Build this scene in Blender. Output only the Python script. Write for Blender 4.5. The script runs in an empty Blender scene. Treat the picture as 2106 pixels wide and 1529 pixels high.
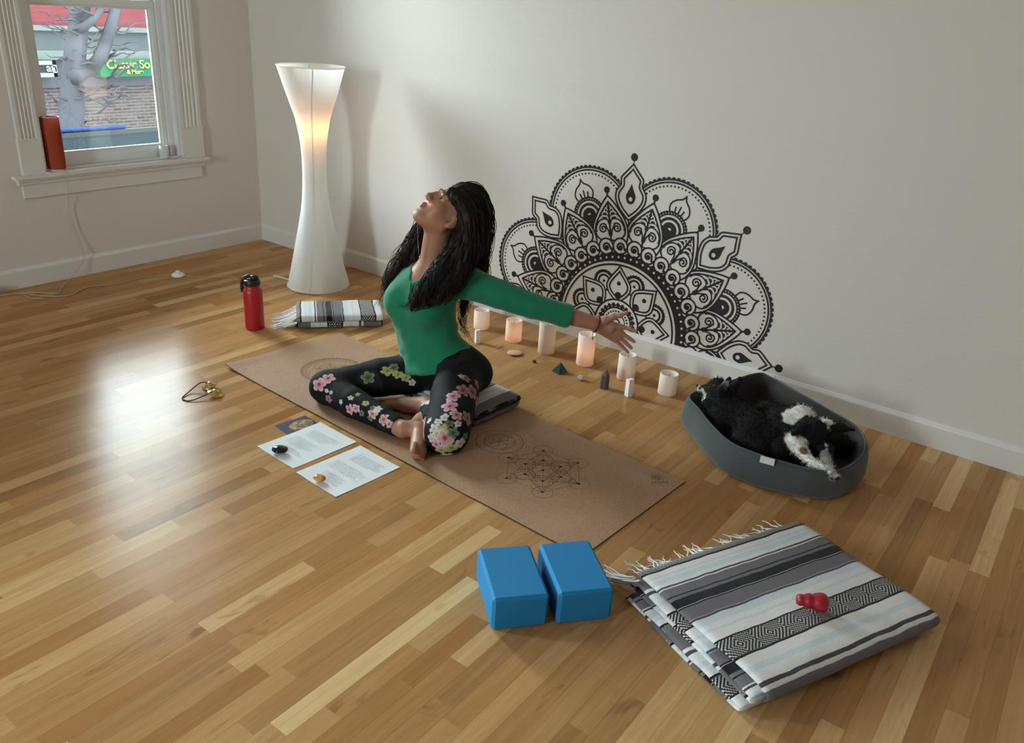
import bpy, bmesh, math, random
import numpy as np
from mathutils import Vector, Matrix, noise

# ------------------------------------------------------------------ camera, sky, light, exposure
sc = bpy.context.scene
COL = sc.collection
IW, IH = 2106, 1529
FPX = 1691.11
YAW, PITCH, ROLL = 0.61490, 0.41150, 0.06610
CAM = np.array([4.5015, -3.3819, 1.4893])
_f = np.array([-math.sin(YAW)*math.cos(PITCH), math.cos(YAW)*math.cos(PITCH), -math.sin(PITCH)])
_r = np.array([math.cos(YAW), math.sin(YAW), 0.0])
_u = np.cross(_r, _f)
CR = math.cos(ROLL)*_r + math.sin(ROLL)*_u
CU = -math.sin(ROLL)*_r + math.cos(ROLL)*_u
CF = _f
cam_d = bpy.data.cameras.new('camera')
cam = bpy.data.objects.new('camera', cam_d); COL.objects.link(cam)
cam_d.sensor_fit = 'HORIZONTAL'; cam_d.sensor_width = 36.0
cam_d.lens = FPX/IW*36.0
cam_d.clip_start = 0.05; cam_d.clip_end = 200
cam.matrix_world = Matrix(((CR[0], CU[0], -CF[0], CAM[0]), (CR[1], CU[1], -CF[1], CAM[1]),
                           (CR[2], CU[2], -CF[2], CAM[2]), (0, 0, 0, 1)))
sc.camera = cam
sc.view_settings.view_transform = 'Standard'; sc.view_settings.look = 'None'
sc.view_settings.gamma = 1; sc.view_settings.use_curve_mapping = False
sc.view_settings.exposure = EXPOSURE = 0.30
sc.cycles.use_denoising = True
sc.cycles.max_bounces = 10; sc.cycles.diffuse_bounces = 6; sc.cycles.glossy_bounces = 3
sc.cycles.transmission_bounces = 6; sc.cycles.transparent_max_bounces = 10
sc.cycles.sample_clamp_indirect = 12.0
sc.cycles.caustics_reflective = False; sc.cycles.caustics_refractive = False

world = bpy.data.worlds.new('overcast_sky'); sc.world = world; world.use_nodes = True
wn = world.node_tree; wn.nodes.clear()
_o = wn.nodes.new('ShaderNodeOutputWorld'); _b = wn.nodes.new('ShaderNodeBackground')
_b.inputs['Color'].default_value = (0.82, 0.97, 1.0, 1); _b.inputs['Strength'].default_value = 36.0
wn.links.new(_b.outputs[0], _o.inputs[0])

def portal(name, loc, rot, sx, sy):           # daylight portals of the room's windows
    d = bpy.data.lights.new(name, 'AREA'); d.shape = 'RECTANGLE'; d.size = sx; d.size_y = sy
    d.cycles.is_portal = True
    o = bpy.data.objects.new(name, d); o.location = loc; o.rotation_euler = rot; COL.objects.link(o)
HP = math.pi/2
portal('window_daylight', (2.2, -7.17, 1.55), (HP, 0, 0), .8, 1.9)
portal('window_daylight', (-0.17, -0.93, 1.55), (0, -HP, 0), 1.95, 0.80)
portal('window_daylight', (-0.17, -4.00, 1.55), (0, -HP, 0), 1.95, 0.80)

# ------------------------------------------------------------------ helpers
def ray(x, y): return CF + CR*(x-IW/2)/FPX - CU*(y-IH/2)/FPX
def on(x, y, z=0.0):
    d = ray(x, y); return CAM + d*(z-CAM[2])/d[2]
def onx(x, y, X): d = ray(x, y); return CAM + d*(X-CAM[0])/d[0]
def ony(x, y, Y): d = ray(x, y); return CAM + d*(Y-CAM[1])/d[1]
HF = np.array([-math.sin(YAW), math.cos(YAW), 0.0])
def project(P):
    d = np.atleast_2d(np.asarray(P, float)) - CAM; z = d@CF
    return np.c_[IW/2 + FPX*(d@CR)/z, IH/2 - FPX*(d@CU)/z], z

def props(o, label=None, cat=None, group=None, kind=None):
    if label: o['label'] = label
    if cat: o['category'] = cat
    if group: o['group'] = group
    if kind: o['kind'] = kind
    return o
def thing(name, label, cat, loc=(0, 0, 0), group=None):
    o = bpy.data.objects.new(name, None); o.location = tuple(float(v) for v in loc); o.empty_display_size = .05
    COL.objects.link(o); return props(o, label, cat, group)
def obj(name, verts, faces, mat, parent=None, loc=None, smooth=True, uv=None, bevel=0, bseg=2, flat_angle=None):
    """verts are in world space; the origin goes to loc (or to the thing's base)"""
    V = np.asarray(verts, float)
    base = np.zeros(3)
    if parent is not None:
        p = parent
        while p is not None: base = base + np.array(p.location); p = p.parent
    off = base if loc is None else np.asarray(loc, float)
    me = bpy.data.meshes.new(name)
    me.from_pydata((V-off).tolist(), [], [list(map(int, f)) for f in faces] if not isinstance(faces, np.ndarray) else faces.tolist())
    me.update()
    for m in (mat if isinstance(mat, (list, tuple)) else [mat]): me.materials.append(m)
    if uv is not None:
        l = me.uv_layers.new(name='UVMap'); li = np.zeros(len(me.loops), np.int32); me.loops.foreach_get('vertex_index', li)
        l.data.foreach_set('uv', np.asarray(uv, np.float32)[li].ravel())
    o = bpy.data.objects.new(name, me); COL.objects.link(o)
    if smooth: me.polygons.foreach_set('use_smooth', [True]*len(me.polygons))
    if parent is not None: o.parent = parent
    o.location = tuple(off-base)
    if bevel:
        b = o.modifiers.new('bevel', 'BEVEL'); b.width = bevel; b.segments = bseg; b.limit_method = 'ANGLE'; b.angle_limit = .6
        if smooth: b.harden_normals = False
    return o
def color_attr(o, cols, name='tone'):
    me = o.data; a = me.color_attributes.new(name=name, type='FLOAT_COLOR', domain='POINT')
    c = np.ones((len(me.vertices), 4), np.float32); c[:, :3] = cols; a.data.foreach_set('color', c.ravel())
def geo_join(parts):
    V = []; F = []; n = 0
    for v, f in parts:
        v = np.asarray(v, float); V.append(v); F += [[i+n for i in ff] for ff in f]; n += len(v)
    return np.vstack(V), F
def boxg(x0, x1, y0, y1, z0, z1):
    v = [(x, y, z) for z in (z0, z1) for y in (y0, y1) for x in (x0, x1)]
    f = [(0, 2, 3, 1), (4, 5, 7, 6), (0, 1, 5, 4), (2, 6, 7, 3), (0, 4, 6, 2), (1, 3, 7, 5)]
    return np.array(v, float), f
def rboxg(c, L, W, z0, z1, ang):
    v, f = boxg(-L/2, L/2, -W/2, W/2, z0, z1)
    a, b = math.cos(ang), math.sin(ang)
    x = v[:, 0]*a - v[:, 1]*b + c[0]; y = v[:, 0]*b + v[:, 1]*a + c[1]
    return np.c_[x, y, v[:, 2]], f
def lathe(prof, c=(0, 0, 0), n=48, axis=None, cap=True, wob=None):
    V = []; F = []; m = len(prof)
    for i, (r, z) in enumerate(prof):
        for k in range(n):
            t = 2*math.pi*k/n; rr = r*(1+(wob(t, z) if wob else 0)); V.append((rr*math.cos(t), rr*math.sin(t), z))
    for i in range(m-1):
        for k in range(n):
            k2 = (k+1) % n; F.append((i*n+k, i*n+k2, (i+1)*n+k2, (i+1)*n+k))
    if cap:
        F.append(tuple(reversed(range(n)))); F.append(tuple(range((m-1)*n, m*n)))
    V = np.array(V)
    if axis is not None:
        q = Vector((0, 0, 1)).rotation_difference(Vector(axis)).to_matrix(); V = V@np.array(q).T
    return V+np.array(c), F
def tube(path, rad, n=8, cap=True, flat=1.0):
    P = np.asarray(path, float); m = len(P)
    R = np.full(m, rad) if np.isscalar(rad) else np.asarray(rad, float)
    T = np.gradient(P, axis=0); T /= np.linalg.norm(T, axis=1)[:, None]+1e-12
    ref = np.array([0, 0, 1.0]) if abs(T[0, 2]) < .9 else np.array([1.0, 0, 0])
    A = np.cross(T[0], ref); A /= np.linalg.norm(A); V = []
    ang = np.arange(n)*2*math.pi/n
    for i in range(m):
        A = A - T[i]*(A@T[i]); A /= np.linalg.norm(A)+1e-12; B = np.cross(T[i], A)
        V.append(P[i] + R[i]*(np.cos(ang)[:, None]*A + flat*np.sin(ang)[:, None]*B))
    F = []
    for i in range(m-1):
        for k in range(n):
            k2 = (k+1) % n; F.append((i*n+k, i*n+k2, (i+1)*n+k2, (i+1)*n+k))
    if cap: F.append(tuple(reversed(range(n)))); F.append(tuple(range((m-1)*n, m*n)))
    return np.vstack(V), F
def smoothpath(pts, n=8, closed=False):
    P = np.asarray(pts, float); out = []; m = len(P)
    for i in range(m if closed else m-1):
        g = (lambda k: P[k % m]) if closed else (lambda k: P[min(max(k, 0), m-1)])
        p0, p1, p2, p3 = g(i-1), g(i), g(i+1), g(i+2)
        for t in np.arange(n)/n:
            out.append(.5*((2*p1)+(-p0+p2)*t+(2*p0-5*p1+4*p2-p3)*t*t+(-p0+3*p1-3*p2+p3)*t**3))
    if not closed: out.append(P[-1])
    return np.array(out)
def quadmesh(G, closed_u=False, closed_v=False):
    """grid of points (nu, nv, 3)"""
    nu, nv = G.shape[:2]; F = []
    for i in range(nu if closed_u else nu-1):
        for j in range(nv if closed_v else nv-1):
            i2 = (i+1) % nu; j2 = (j+1) % nv
            F.append((i*nv+j, i2*nv+j, i2*nv+j2, i*nv+j2))
    return G.reshape(-1, 3), F

def srgb(*c):
    c = np.array(c, float)/255
    return tuple(np.where(c <= .04045, c/12.92, ((c+.055)/1.055)**2.4))
class Nodes:
    def __init__(s, name):
        s.m = bpy.data.materials.new(name); s.m.use_nodes = True; s.t = s.m.node_tree; s.t.nodes.clear()
        s.out = s.t.nodes.new('ShaderNodeOutputMaterial')
    def n(s, ty, **kw):
        o = s.t.nodes.new('ShaderNode'+ty)
        for k, v in kw.items():
            if k.startswith('_'): setattr(o, k[1:], v)
            else: s.set(o, k.replace('__', ' '), v)
        return o
    def set(s, o, k, v):
        i = o.inputs[int(k[1:])] if k[0] == 'i' and k[1:].isdigit() else o.inputs[k]
        if isinstance(v, bpy.types.NodeSocket): s.t.links.new(v, i)
        elif isinstance(v, (tuple, list)) and len(v) == 3 and i.type == 'RGBA': i.default_value = (*v, 1)
        else: i.default_value = v
    def math(s, op, a, b=0.0, clamp=False):
        o = s.n('Math', _operation=op, _use_clamp=clamp); s.set(o, 'i0', a); s.set(o, 'i1', b); return o.outputs[0]
    def mix(s, fac, a, b, blend='MIX'):
        o = s.t.nodes.new('ShaderNodeMix'); o.data_type = 'RGBA'; o.blend_type = blend
        s.set(o, 'i0', fac); s.set(o, 'i6', a); s.set(o, 'i7', b); return o.outputs[2]
    def ramp(s, fac, stops, interp='LINEAR'):
        o = s.t.nodes.new('ShaderNodeValToRGB'); o.color_ramp.interpolation = interp
        e = o.color_ramp.elements
        while len(e) < len(stops): e.new(.5)
        for k, (p, c) in enumerate(sorted(stops, key=lambda q: q[0])):
            e[k].position = p; e[k].color = (*c, 1) if len(c) == 3 else c
        s.set(o, 'i0', fac); return o.outputs[0]
    def done(s, sh): s.t.links.new(sh, s.out.inputs[0]); return s.m
def mat(name, color, rough=.6, noise_s=0, noise_a=.1, bump=0, bump_s=200, metal=0, spec=.5, sheen=0, coat=0, sss=0, attr=None, emit=None, estr=0):
    N = Nodes(name)
    col = tuple(color)
    tc = N.n('TexCoord').outputs['Object']
    if attr: col = N.n('Attribute', _attribute_name=attr).outputs['Color']
    if noise_s:
        no = N.n('TexNoise', Vector=tc, Scale=noise_s, Detail=4.0).outputs[0]
        f = N.math('MULTIPLY_ADD', no, 2*noise_a); N.t.nodes[-1].inputs[2].default_value = 1-noise_a
        g = N.n('CombineColor'); [N.set(g, 'i%d' % k, f) for k in range(3)]
        col = N.mix(1.0, col, g.outputs[0], 'MULTIPLY')
    p = N.n('BsdfPrincipled', Roughness=rough, Metallic=metal)
    N.set(p, 'Base Color', col); N.set(p, 'Specular IOR Level', spec)
    if sheen: N.set(p, 'Sheen Weight', sheen); N.set(p, 'Sheen Roughness', .5)
    if coat: N.set(p, 'Coat Weight', coat)
    if sss: N.set(p, 'Subsurface Weight', sss); N.set(p, 'Subsurface Radius', (.01, .004, .002)); N.set(p, 'Subsurface Scale', 1.0)
    if emit: N.set(p, 'Emission Color', emit); N.set(p, 'Emission Strength', estr)
    if bump:
        b = N.n('Bump', Strength=bump, Distance=.002, Height=N.n('TexNoise', Vector=tc, Scale=float(bump_s), Detail=3.0).outputs[0])
        N.set(p, 'Normal', b.outputs[0])
    return N.done(p.outputs[0])

# ------------------------------------------------------------------ signed-distance modelling (organic shapes)
class SDF:
    """blocks of a distance field built from soft-blended capsules and ellipsoids, then meshed"""
    def __init__(s): s.P = []
    def cap(s, a, b, ra, rb=None, k=.02, sub=False):
        a = np.array(a, float); b = np.array(b, float); rb = ra if rb is None else rb
        m = max(ra, rb)+k+.012; s.P.append(('c', np.minimum(a, b)-m, np.maximum(a, b)+m, (a, b, ra, rb), k, sub)); return s
    def chain(s, pts, rad, k=.02):
        for i in range(len(pts)-1): s.cap(pts[i], pts[i+1], rad[i], rad[i+1], k if i == 0 else min(k, .009))
        return s
    def ell(s, c, r, M=None, k=.02, sub=False):
        c = np.array(c, float); r = np.array(r, float); M = np.eye(3) if M is None else np.array(M, float)
        m = max(r)+k+.012; s.P.append(('e', c-m, c+m, (c, r, M), k, sub)); return s
    def half(s, p, n, inside=None, k=.0):      # cut away the side the normal points to, inside a sphere (centre, radius)
        p = np.array(p, float); n = np.array(n, float)/np.linalg.norm(n)
        c, R = inside; c = np.array(c, float); s.P.append(('h', c-R, c+R, (p, n, c, R), k, True)); return s
    def field(s, X, idx, infl):
        F = np.full(X.shape[:3], .05, np.float32)
        for i in idx:
            ty, _, _, a, k, sub = s.P[i]
            if ty == 'c':
                p, q, ra, rb = a; d = q-p; L = d@d+1e-12; t = np.clip(((X-p)@d)/L, 0, 1)
                D = np.sqrt(((X-p-t[..., None]*d)**2).sum(-1)) - (ra+(rb-ra)*t)
            elif ty == 'e':
                c, r, M = a; Y = (X-c)@M.T; k0 = np.sqrt(((Y/r)**2).sum(-1)); k1 = np.sqrt(((Y/r**2)**2).sum(-1))+1e-9
                D = k0*(k0-1)/k1
            else:
                p, n, c, R = a; D = -((X-p)@n); D = np.maximum(D, np.sqrt(((X-c)**2).sum(-1))-R)
            if sub:
                D = -D
                if k > 0:
                    h = np.clip(.5-.5*(F-D)/k, 0, 1); F = F*(1-h)+D*h+k*h*(1-h)
                else: F = np.maximum(F, D)
            else:
                D = D-infl
                h = np.clip(.5+.5*(F-D)/k, 0, 1); F = F*(1-h)+D*h-k*h*(1-h)
        return F
    def mesh(s, h=.004, infl=0.0, B=28):
        lo = np.array([p[1] for p in s.P if not p[5]]).min(0); hi = np.array([p[2] for p in s.P if not p[5]]).max(0)
        n = np.ceil((hi-lo)/h/B).astype(int); keys = []; pos = []; quads = []
        plo = np.array([p[1] for p in s.P]); phi = np.array([p[2] for p in s.P]); pos_only = np.array([not p[5] for p in s.P])
        off = [(i, j, k) for i in (0, 1) for j in (0, 1) for k in (0, 1)]
        for bi in np.ndindex(*n):
            b0 = np.array(bi)*B; w0 = lo+(b0-1)*h; w1 = lo+(b0+B+1)*h
            hit = np.all((plo-infl < w1) & (phi+infl > w0), axis=1)
            if not (hit & pos_only).any(): continue
            g = [np.arange(b0[a]-1, b0[a]+B+1) for a in range(3)]
            X = np.stack(np.meshgrid(*[lo[a]+g[a]*h for a in range(3)], indexing='ij'), -1)
            F = s.field(X, np.nonzero(hit)[0], infl); S = F < 0
            if S.all() or not S.any(): continue
            m = B+1
            c = np.zeros((m, m, m), int)
            for (i, j, k) in off: c += S[i:m+i, j:m+j, k:m+k]
            act = (c > 0) & (c < 8)
            I = np.argwhere(act)
            acc = np.zeros((len(I), 3)); cnt = np.zeros(len(I))
            for ax in range(3):
                o1 = [o for o in off if o[ax] == 0]
                for o in o1:
                    o2 = list(o); o2[ax] = 1
                    A = F[I[:, 0]+o[0], I[:, 1]+o[1], I[:, 2]+o[2]]; Bv = F[I[:, 0]+o2[0], I[:, 1]+o2[1], I[:, 2]+o2[2]]
                    x = (A < 0) != (Bv < 0); t = np.where(x, A/np.where(x, A-Bv, 1), 0)
                    pt = np.array(o, float)[None].repeat(len(I), 0); pt[:, ax] += t
                    acc += pt*x[:, None]; cnt += x
            P = lo + (I + (b0-1) + acc/np.maximum(cnt, 1)[:, None])*h
            gi = I + b0 - 1 + 2
            key = (gi[:, 0]*100000+gi[:, 1])*100000+gi[:, 2]
            keys.append(key); pos.append(P)
            # faces: grid edges whose lower node lies in the block proper
            for ax in range(3):
                u, v = (ax+1) % 3, (ax+2) % 3
                sl0 = [slice(1, B+1)]*3; sl1 = list(sl0); sl1[ax] = slice(2, B+2)
                A = S[tuple(sl0)]; Cc = S[tuple(sl1)]
                E = np.argwhere(A != Cc)
                if not len(E): continue
                sg = A[E[:, 0], E[:, 1], E[:, 2]]
                base = E + b0 + 2
                q = []
                for (du, dv) in ((-1, -1), (0, -1), (0, 0), (-1, 0)):
                    cc = base.copy(); cc[:, u] += du; cc[:, v] += dv
                    q.append((cc[:, 0]*100000+cc[:, 1])*100000+cc[:, 2])
                q = np.stack(q, 1); q[~sg] = q[~sg][:, ::-1]
                quads.append(q)
        K = np.concatenate(keys); Pp = np.concatenate(pos)
        uk, fi = np.unique(K, return_index=True); V = Pp[fi]
        Q = np.concatenate(quads); J = np.searchsorted(uk, Q); ok = (J < len(uk)).all(1); J = np.clip(J, 0, len(uk)-1)
        ok &= (uk[J] == Q).all(1)
        return V, J[ok]
def normals_of(V, Q):
    n = np.zeros_like(V); a = V[Q[:, 2]]-V[Q[:, 0]]; b = V[Q[:, 3]]-V[Q[:, 1]]; fn = np.cross(a, b)
    for k in range(4): np.add.at(n, Q[:, k], fn)
    return n/(np.linalg.norm(n, axis=1)[:, None]+1e-12)
def relax(V, Q, it=2, w=.5):
    for _ in range(it):
        a = np.zeros_like(V); c = np.zeros(len(V))
        for k in range(4):
            for d in (1, 3): np.add.at(a, Q[:, k], V[Q[:, (k+d) % 4]]); np.add.at(c, Q[:, k], 1)
        V = V*(1-w)+w*a/np.maximum(c, 1)[:, None]
    return V

# ------------------------------------------------------------------ materials of the setting
def wall_mat(name, col):
    N = Nodes(name); tc = N.n('TexCoord').outputs['Object']
    a = N.n('TexNoise', Vector=tc, Scale=160.0, Detail=2.0).outputs[0]
    b = N.n('TexNoise', Vector=tc, Scale=60.0, Detail=3.0).outputs[0]
    h = N.math('ADD', a, b)
    bp = N.n('Bump', Strength=.35, Distance=.002, Height=h)
    return N.done(N.n('BsdfPrincipled', Base__Color=(*col, 1), Roughness=.62, Normal=bp.outputs[0]).outputs[0])
M_WALL = wall_mat('painted_wall', (.69, .638, .60))
M_TRIM = mat('painted_trim', (.70, .675, .65), rough=.38)
M_CEIL = mat('ceiling_paint', (.72, .70, .67), rough=.8)
M_VINYL = mat('white_sash', (.74, .75, .74), rough=.35)
M_BLACKV = mat('black_vinyl', srgb(24, 12, 16), rough=.45)
def floor_mat():
    N = Nodes('oak_strip_floor')
    uv = N.n('UVMap').outputs[0]; s = N.n('SeparateXYZ', i0=uv)
    at = N.n('Attribute', _attribute_name='tone'); t = N.n('SeparateColor', i0=at.outputs['Color'])
    tone, rnd, warm = t.outputs[0], t.outputs[1], t.outputs[2]
    # grain: stretched noise along the strip, shifted per strip
    vx = N.math('MULTIPLY_ADD', s.outputs[0], .057); N.t.nodes[-1].inputs[2].default_value = 0
    cx = N.n('CombineXYZ'); N.set(cx, 'i0', N.math('MULTIPLY', vx, 26.0)); N.set(cx, 'i1', N.math('MULTIPLY', s.outputs[1], 1.3)); N.set(cx, 'i2', N.math('MULTIPLY', rnd, 61.0))
    g1 = N.n('TexNoise', Vector=cx.outputs[0], Scale=2.2, Detail=5.0, Roughness=.6, Distortion=.8).outputs[0]
    cx2 = N.n('CombineXYZ'); N.set(cx2, 'i0', N.math('MULTIPLY', vx, 150.0)); N.set(cx2, 'i1', N.math('MULTIPLY', s.outputs[1], 4.0)); N.set(cx2, 'i2', N.math('MULTIPLY', rnd, 37.0))
    g2 = N.n('TexNoise', Vector=cx2.outputs[0], Scale=2.0, Detail=3.0).outputs[0]
    # knots
    cx3 = N.n('CombineXYZ'); N.set(cx3, 'i0', N.math('MULTIPLY', vx, 6.0)); N.set(cx3, 'i1', N.math('MULTIPLY', s.outputs[1], 1.6)); N.set(cx3, 'i2', N.math('MULTIPLY', rnd, 23.0))
    k = N.n('TexNoise', Vector=cx3.outputs[0], Scale=2.6, Detail=4.0, Distortion=1.2).outputs[0]
    knot = N.math('MULTIPLY', N.math('SUBTRACT', k, .64), 9.0, clamp=True)
    v = N.math('ADD', tone, N.math('MULTIPLY', N.math('SUBTRACT', g1, .5), .46))
    v = N.math('ADD', v, N.math('MULTIPLY', N.math('SUBTRACT', g2, .5), .14), clamp=True)
    c = N.ramp(v, [(0.0, srgb(116, 82, 50)), (.3, srgb(152, 111, 69)), (.55, srgb(178, 135, 89)), (.8, srgb(202, 162, 113)), (1.0, srgb(224, 190, 142))])
    c = N.mix(N.math('MULTIPLY', warm, .35), c, (*srgb(172, 108, 52), 1), 'MIX')
    c = N.mix(N.math('MULTIPLY', knot, .5), c, (*srgb(84, 52, 28), 1))
    # seams
    e = N.math('ABSOLUTE', N.math('SUBTRACT', s.outputs[0], .5)); e = N.math('GREATER_THAN', e, .487)
    c = N.mix(N.math('MULTIPLY', e, .35), c, (*srgb(80, 48, 24), 1))
    bp = N.n('Bump', Strength=.12, Distance=.001, Height=g2)
    ro = N.math('MULTIPLY_ADD', g1, .08); N.t.nodes[-1].inputs[2].default_value = .20
    p = N.n('BsdfPrincipled', Base__Color=c, Roughness=ro, Normal=bp.outputs[0]); N.set(p, 'Specular IOR Level', .5)
    d = N.n('BsdfDiffuse', Color=c, Normal=bp.outputs[0])          # worn satin varnish: partly matt
    m = N.n('MixShader', i0=.32); N.set(m, 'i1', d.outputs[0]); N.set(m, 'i2', p.outputs[0])
    return N.done(m.outputs[0])
M_FLOOR = floor_mat()

# ------------------------------------------------------------------ floor: strips of oak, each its own board face
X1R, YB, HC = 7.4, -7.0, 2.95
rnd = random.Random(7)
BW = .0572
def build_floor():
    V = []; F = []; U = []; Cc = []
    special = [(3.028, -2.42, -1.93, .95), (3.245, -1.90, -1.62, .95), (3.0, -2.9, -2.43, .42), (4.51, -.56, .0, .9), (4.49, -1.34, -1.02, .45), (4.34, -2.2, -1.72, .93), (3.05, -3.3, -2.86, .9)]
    nrow = int(X1R/BW)+1
    for i in range(nrow):
        x0, x1 = i*BW, min((i+1)*BW, X1R)
        cuts = [YB]; y = YB+rnd.uniform(0, .9)
        while y < -0.05: cuts.append(y); y += rnd.choice([rnd.uniform(.25, .6), rnd.uniform(.5, 1.3)])
        cuts.append(0.0)
        sp = [s_ for s_ in special if x0 <= s_[0] < x1]
        for s_ in sp:
            cuts = [c for c in cuts if not (s_[1]-.12 < c < s_[2]+.12)] + [s_[1], s_[2]]
        cuts = sorted(set(cuts))
        for a, b in zip(cuts[:-1], cuts[1:]):
            m = (a+b)/2; tone = min(max(rnd.gauss(.57, .105), .28), .92)
            if rnd.random() < .10: tone = rnd.uniform(.74, .95)
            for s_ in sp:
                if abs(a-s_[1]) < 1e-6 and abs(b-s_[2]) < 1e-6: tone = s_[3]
            r_ = rnd.random(); w_ = rnd.random()**1.5; vo = rnd.uniform(0, 50); n = len(V)
            V += [(x0, a, 0), (x1, a, 0), (x1, b, 0), (x0, b, 0)]
            U += [(0, vo), (1, vo), (1, vo+b-a), (0, vo+b-a)]
            Cc += [(tone, r_, w_)]*4; F.append((n, n+1, n+2, n+3))
    nb = len(V)
    bv, bf = boxg(0, X1R, YB, 0, -.1, -.004)
    V = np.vstack([np.array(V), bv]); F += [tuple(i+nb for i in f) for f in bf]; U += [(.5, 0)]*8; Cc += [(.4, .5, .5)]*8
    o = obj('floor', V, F, M_FLOOR, uv=np.array(U), smooth=False); color_attr(o, np.array(Cc))
    props(o, 'honey coloured oak strip floor with a satin sheen', 'floor', kind='structure')
build_floor()

# ------------------------------------------------------------------ walls with window openings
def wall(name, plane, lo, hi, opens, th, label):
    """plane 'x-' etc.; lo/hi along the wall; opens: (a, b, z0, z1)"""
    parts = []; a = lo
    for (oa, ob, z0, z1) in sorted(opens):
        parts.append((a, oa, 0, HC)); parts.append((oa, ob, 0, z0)); parts.append((oa, ob, z1, HC)); a = ob
    parts.append((a, hi, 0, HC)); G = []
    for (p, q, z0, z1) in parts:
        if plane == 'left': G.append(boxg(-th, 0, p, q, z0, z1))
        if plane == 'right': G.append(boxg(p, q, 0, th, z0, z1))
        if plane == 'back': G.append(boxg(p, q, YB-th, YB, z0, z1))
        if plane == 'far': G.append(boxg(X1R, X1R+th, p, q, z0, z1))
    V, F = geo_join(G); o = obj(name, V, F, M_WALL, smooth=False); props(o, label, 'wall', kind='structure')
WY0, WY1, WZ0, WZ1 = -1.335, -.535, .585, 2.50
wall('wall_left', 'left', YB, 0, [(WY0, WY1, WZ0, WZ1), (-4.40, -3.60, WZ0, WZ1)], .18, 'off-white window wall')
wall('wall_right', 'right', -.18, X1R+.15, [], .15, 'off-white wall carrying the black mandala decal')
wall('wall_back', 'back', -.18, X1R+.15, [(1.8, 2.6, .6, 2.5)], .18, 'off-white wall behind the viewer')
wall('wall_far', 'far', YB, 0, [], .15, 'off-white wall at the far right')
V, F = boxg(-.18, X1R+.15, YB-.18, .15, HC, HC+.1); props(obj('ceiling', V, F, M_CEIL, smooth=False), 'plain white ceiling', 'ceiling', kind='structure')

def skirting(name, a, b, nrm, label):
    """profile swept along the wall foot from a to b"""
    prof = [(0, 0), (.014, 0), (.014, .088), (.012, .094), (.008, .099), (.006, .104), (0, .106)]
    a = np.array(a, float); b = np.array(b, float); nrm = np.array(nrm, float); G = np.array([[p + nrm*d + np.array([0, 0, z]) for d, z in prof] for p in (a, b)])
    V, F = quadmesh(G); n = len(prof); F += [tuple(range(n)), tuple(range(n, 2*n))[::-1]]
    props(obj(name, V, F, M_TRIM, smooth=False), label, 'baseboard', kind='structure')
skirting('baseboard_left', (0, YB, 0), (0, 0, 0), (1, 0, 0), 'white baseboard under the window')
skirting('baseboard_right', (3.526, 0, 0), (.014, 0, 0), (0, -1, 0), 'white baseboard below the mandala, up to the joint behind the dog bed')
skirting('baseboard_right_end', (X1R, 0, 0), (3.5275, 0, 0), (0, -1, 0), 'white baseboard to the right of the joint behind the dog bed')

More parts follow.
